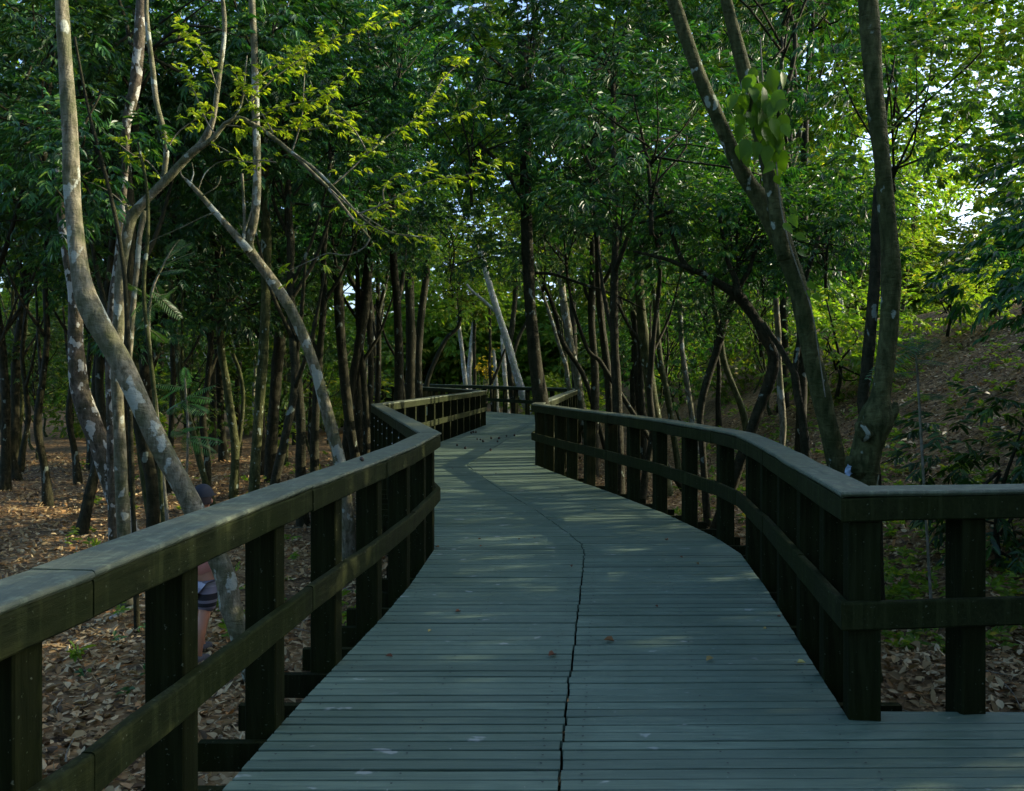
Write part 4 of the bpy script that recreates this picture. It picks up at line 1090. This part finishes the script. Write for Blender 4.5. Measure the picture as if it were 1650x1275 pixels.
px_ = P(324, 1075, 8.0); pz = float(ground_h(px_[0], 8.0))
BOY = empty('person', 'boy in a dark cap, salmon shirt and striped shorts walking behind the pale leaning trunk', 'person', (px_[0], 8.0, pz))
BOY.rotation_euler = (0, 0, math.radians(-12))   # built facing +Y; turned towards the right and away
V = []; E = []; R = []


def ch(pts, start=None):
    prev = start
    for p_, r in pts:
        V.append(p_); R.append(r); i_ = len(V) - 1
        if prev is not None: E.append((prev, i_))
        prev = i_
    return prev


H_ = 1.48
pel = ch([((0, 0, .76), (.115, .085))])
ch([((0, .01, .88), (.105, .078)), ((0, .01, 1.0), (.12, .085)), ((0, 0, 1.12), (.135, .085)), ((0, 0, 1.20), (.085, .065)), ((0, .012, 1.26), (.05, .05)), ((0, .03, 1.33), (.066, .075)), ((0, .03, 1.40), (.075, .088)), ((0, .02, 1.455), (.055, .065))], pel)
chest = 3
hands = []
for s in (-1, 1):
    el = (.20 * s, -.02 - .05 * s, .93); wr = (.19 * s, .10 - .08 * s, .76)
    w_ = ch([((.15 * s, 0, 1.13), .05), ((.185 * s, -.01 - .03 * s, 1.04), .042), (el, .036), ((.20 * s, .05 - .07 * s, .84), .032), (wr, .024), ((wr[0], wr[1] + .015, wr[2] - .045), (.020, .030))], chest)
    for f in range(4):
        b = np.array(V[w_]) + np.array([0, -.022 + f * .015, -.02])
        lf = (.055, .065, .062, .05)[f]
        ch([(tuple(b + np.array([0, .002, -lf * .5])), .0085), (tuple(b + np.array([-.012 * s, .006, -lf])), .0075)], w_)
    ch([((wr[0] - .012 * s, wr[1] + .05, wr[2] - .05), .009), ((wr[0] - .018 * s, wr[1] + .058, wr[2] - .085), .008)], w_)
for s, sw in ((-1, .14), (1, -.10)):
    kn = (.085 * s, sw * .9, .41); an = (.08 * s, sw * .6 - .12 if sw < 0 else sw * 1.05, .085)
    ch([((.08 * s, 0, .70), .078), ((.085 * s, sw * .5, .56), .066), (kn, .050), ((.083 * s, (kn[1] + an[1]) / 2 - .02, .27), .048), (an, .030), ((an[0], an[1] + .03, .045), .030), ((an[0] + .01 * s, an[1] + .12, .025), (.030, .018))], pel)
body = skin_mesh('body', V, E, R, MAT['skin'], BOY)
# clothes: loose shells over the same joints
sv = [(0, .0, .69), (0, .01, .90), (0, .01, 1.0), (0, 0, 1.12), (0, 0, 1.19), (-.15, 0, 1.13), (-.185, .02, 1.03), (-.195, .02, .97), (.15, 0, 1.13), (.185, -.04, 1.03), (.195, -.06, .97)]
skin_mesh('shirt', sv, [(0, 1), (1, 2), (2, 3), (3, 4), (3, 5), (5, 6), (6, 7), (3, 8), (8, 9), (9, 10)], [(.165, .13), (.155, .12), (.15, .11), (.15, .10), (.09, .075), .065, .06, .06, .065, .06, .06], MAT['shirt'], BOY)
pv = [(0, 0, .70), (-.085, .02, .62), (-.088, .075, .54), (-.088, .105, .41), (.085, -.01, .62), (.088, -.055, .54), (.088, -.075, .41)]
skin_mesh('shorts', pv, [(0, 1), (1, 2), (2, 3), (0, 4), (4, 5), (5, 6)], [(.14, .11), .105, .092, .088, .10, .088, .088], MAT['shorts'], BOY)
mb = MB()
th = np.linspace(0, np.pi * .5, 7); a = np.linspace(0, 2 * np.pi, 20, endpoint=False)
v = np.array([(.092 * math.cos(t) * math.cos(q), .03 - .005 + .108 * math.cos(t) * math.sin(q), 1.395 + .105 * math.sin(t)) for t in th for q in a])
q = [(r * 20 + j, r * 20 + (j + 1) % 20, r * 20 + 20 + (j + 1) % 20, r * 20 + 20 + j) for r in range(6) for j in range(20)]
mb.add(v, q)
vis = np.array([(.085 * math.sin(s_ * 1.25) * (1 - .15 * f), .03 + .10 * math.cos(s_ * 1.1) + .075 * f * math.cos(s_ * 1.1), 1.40 - .012 * f + dz) for dz in (0, .006) for f in (0, .5, 1) for s_ in np.linspace(-1, 1, 9)])
qv = [(L_ * 27 + r * 9 + j, L_ * 27 + r * 9 + j + 1, L_ * 27 + r * 9 + 10 + j, L_ * 27 + r * 9 + 9 + j) for L_ in (0, 1) for r in (0, 1) for j in range(8)]
mb.add(vis, qv); mb.obj('cap', MAT['cap'], BOY)
mb = MB()
v = np.array([(.086 * math.cos(q_), .022 + .10 * math.sin(q_), z_) for z_ in (1.41, 1.37, 1.33) for q_ in np.linspace(math.pi * .95, math.pi * 2.05, 14)])
mb.add(v, [(r * 14 + j, r * 14 + j + 1, r * 14 + 15 + j, r * 14 + 14 + j) for r in (0, 1) for j in range(13)]); mb.obj('hair', MAT['hair'], BOY)
mb = MB()
for sx_ in (-.03, .03):
    tube(mb, [(sx_, .098, 1.372, .004), (sx_, .106, 1.372, .009), (sx_, .111, 1.372, .005)], 7, .004, 0)
mb.obj('eyes', MAT['hair'], BOY)
mb = MB()
tube(mb, [(0, .10, 1.375, .008), (0, .115, 1.35, .012), (0, .106, 1.338, .010)], 7, .006, 0)
for s in (-1, 1): tube(mb, [(.070 * s, .03, 1.33, .008), (.082 * s, .026, 1.352, .014), (.074 * s, .028, 1.38, .008)], 7, .008, 0)
mb.obj('nose_and_ears', MAT['skin'], BOY)
mb = MB(); tube(mb, [(-.022, .098, 1.312, .003), (0, .105, 1.31, .005), (.022, .098, 1.312, .003)], 6, .006, 0); mb.obj('mouth', MAT['shirt'], BOY)
for s, ay in ((-1, .147), (1, -.18)):
    mb = MB(); tube(mb, [(.08 * s, ay - .045, .05, .030), (.08 * s, ay, .05, .042), (.083 * s, ay + .07, .04, .040), (.086 * s, ay + .14, .03, .030), (.087 * s, ay + .165, .028, .012)], 10, .02, 0)
    mb.obj('shoe', MAT['shoe'], BOY)

# ----------------------------------------------------------------- light, sky, camera
sd = np.array([.97, .24, .0]); sd = sd / np.linalg.norm(sd); el = math.radians(19)
sun_dir = Vector((sd[0] * math.cos(el), sd[1] * math.cos(el), math.sin(el)))
L = bpy.data.lights.new('sun', 'SUN'); L.energy = 2.6; L.angle = math.radians(.5); L.color = (1, .86, .64)
lo = bpy.data.objects.new('sun', L); COL.objects.link(lo)
lo.rotation_euler = sun_dir.to_track_quat('Z', 'Y').to_euler()
W = bpy.data.worlds.new('World'); S.world = W; W.use_nodes = True
nt = W.node_tree; bg = nt.nodes['Background']
sky = nt.nodes.new('ShaderNodeTexSky'); sky.sky_type = 'NISHITA'; sky.sun_disc = False
sky.sun_elevation = el; sky.sun_rotation = math.atan2(sd[0], sd[1]); sky.dust_density = 3.0; sky.air_density = .75; sky.ozone_density = 3.0
nt.links.new(sky.outputs[0], bg.inputs[0]); bg.inputs[1].default_value = .15

cam = bpy.data.cameras.new('camera'); co = bpy.data.objects.new('camera', cam); COL.objects.link(co)
co.location = (0, 0, HC); co.rotation_euler = (math.radians(90), 0, 0)
cam.sensor_width = 36; cam.lens = 36 * F / 1650; cam.shift_y = -37.5 / 1650
cam.clip_start = .05; cam.clip_end = 600
S.camera = co
S.view_settings.view_transform = 'Standard'; S.view_settings.look = 'None'
S.view_settings.exposure = 1.8; S.view_settings.gamma = 1; S.view_settings.use_curve_mapping = False
S.cycles.max_bounces = 6; S.cycles.diffuse_bounces = 3; S.cycles.glossy_bounces = 2; S.cycles.transmission_bounces = 4
S.cycles.transparent_max_bounces = 4; S.cycles.use_denoising = True; S.cycles.sample_clamp_indirect = 4
S.cycles.caustics_reflective = False; S.cycles.caustics_refractive = False
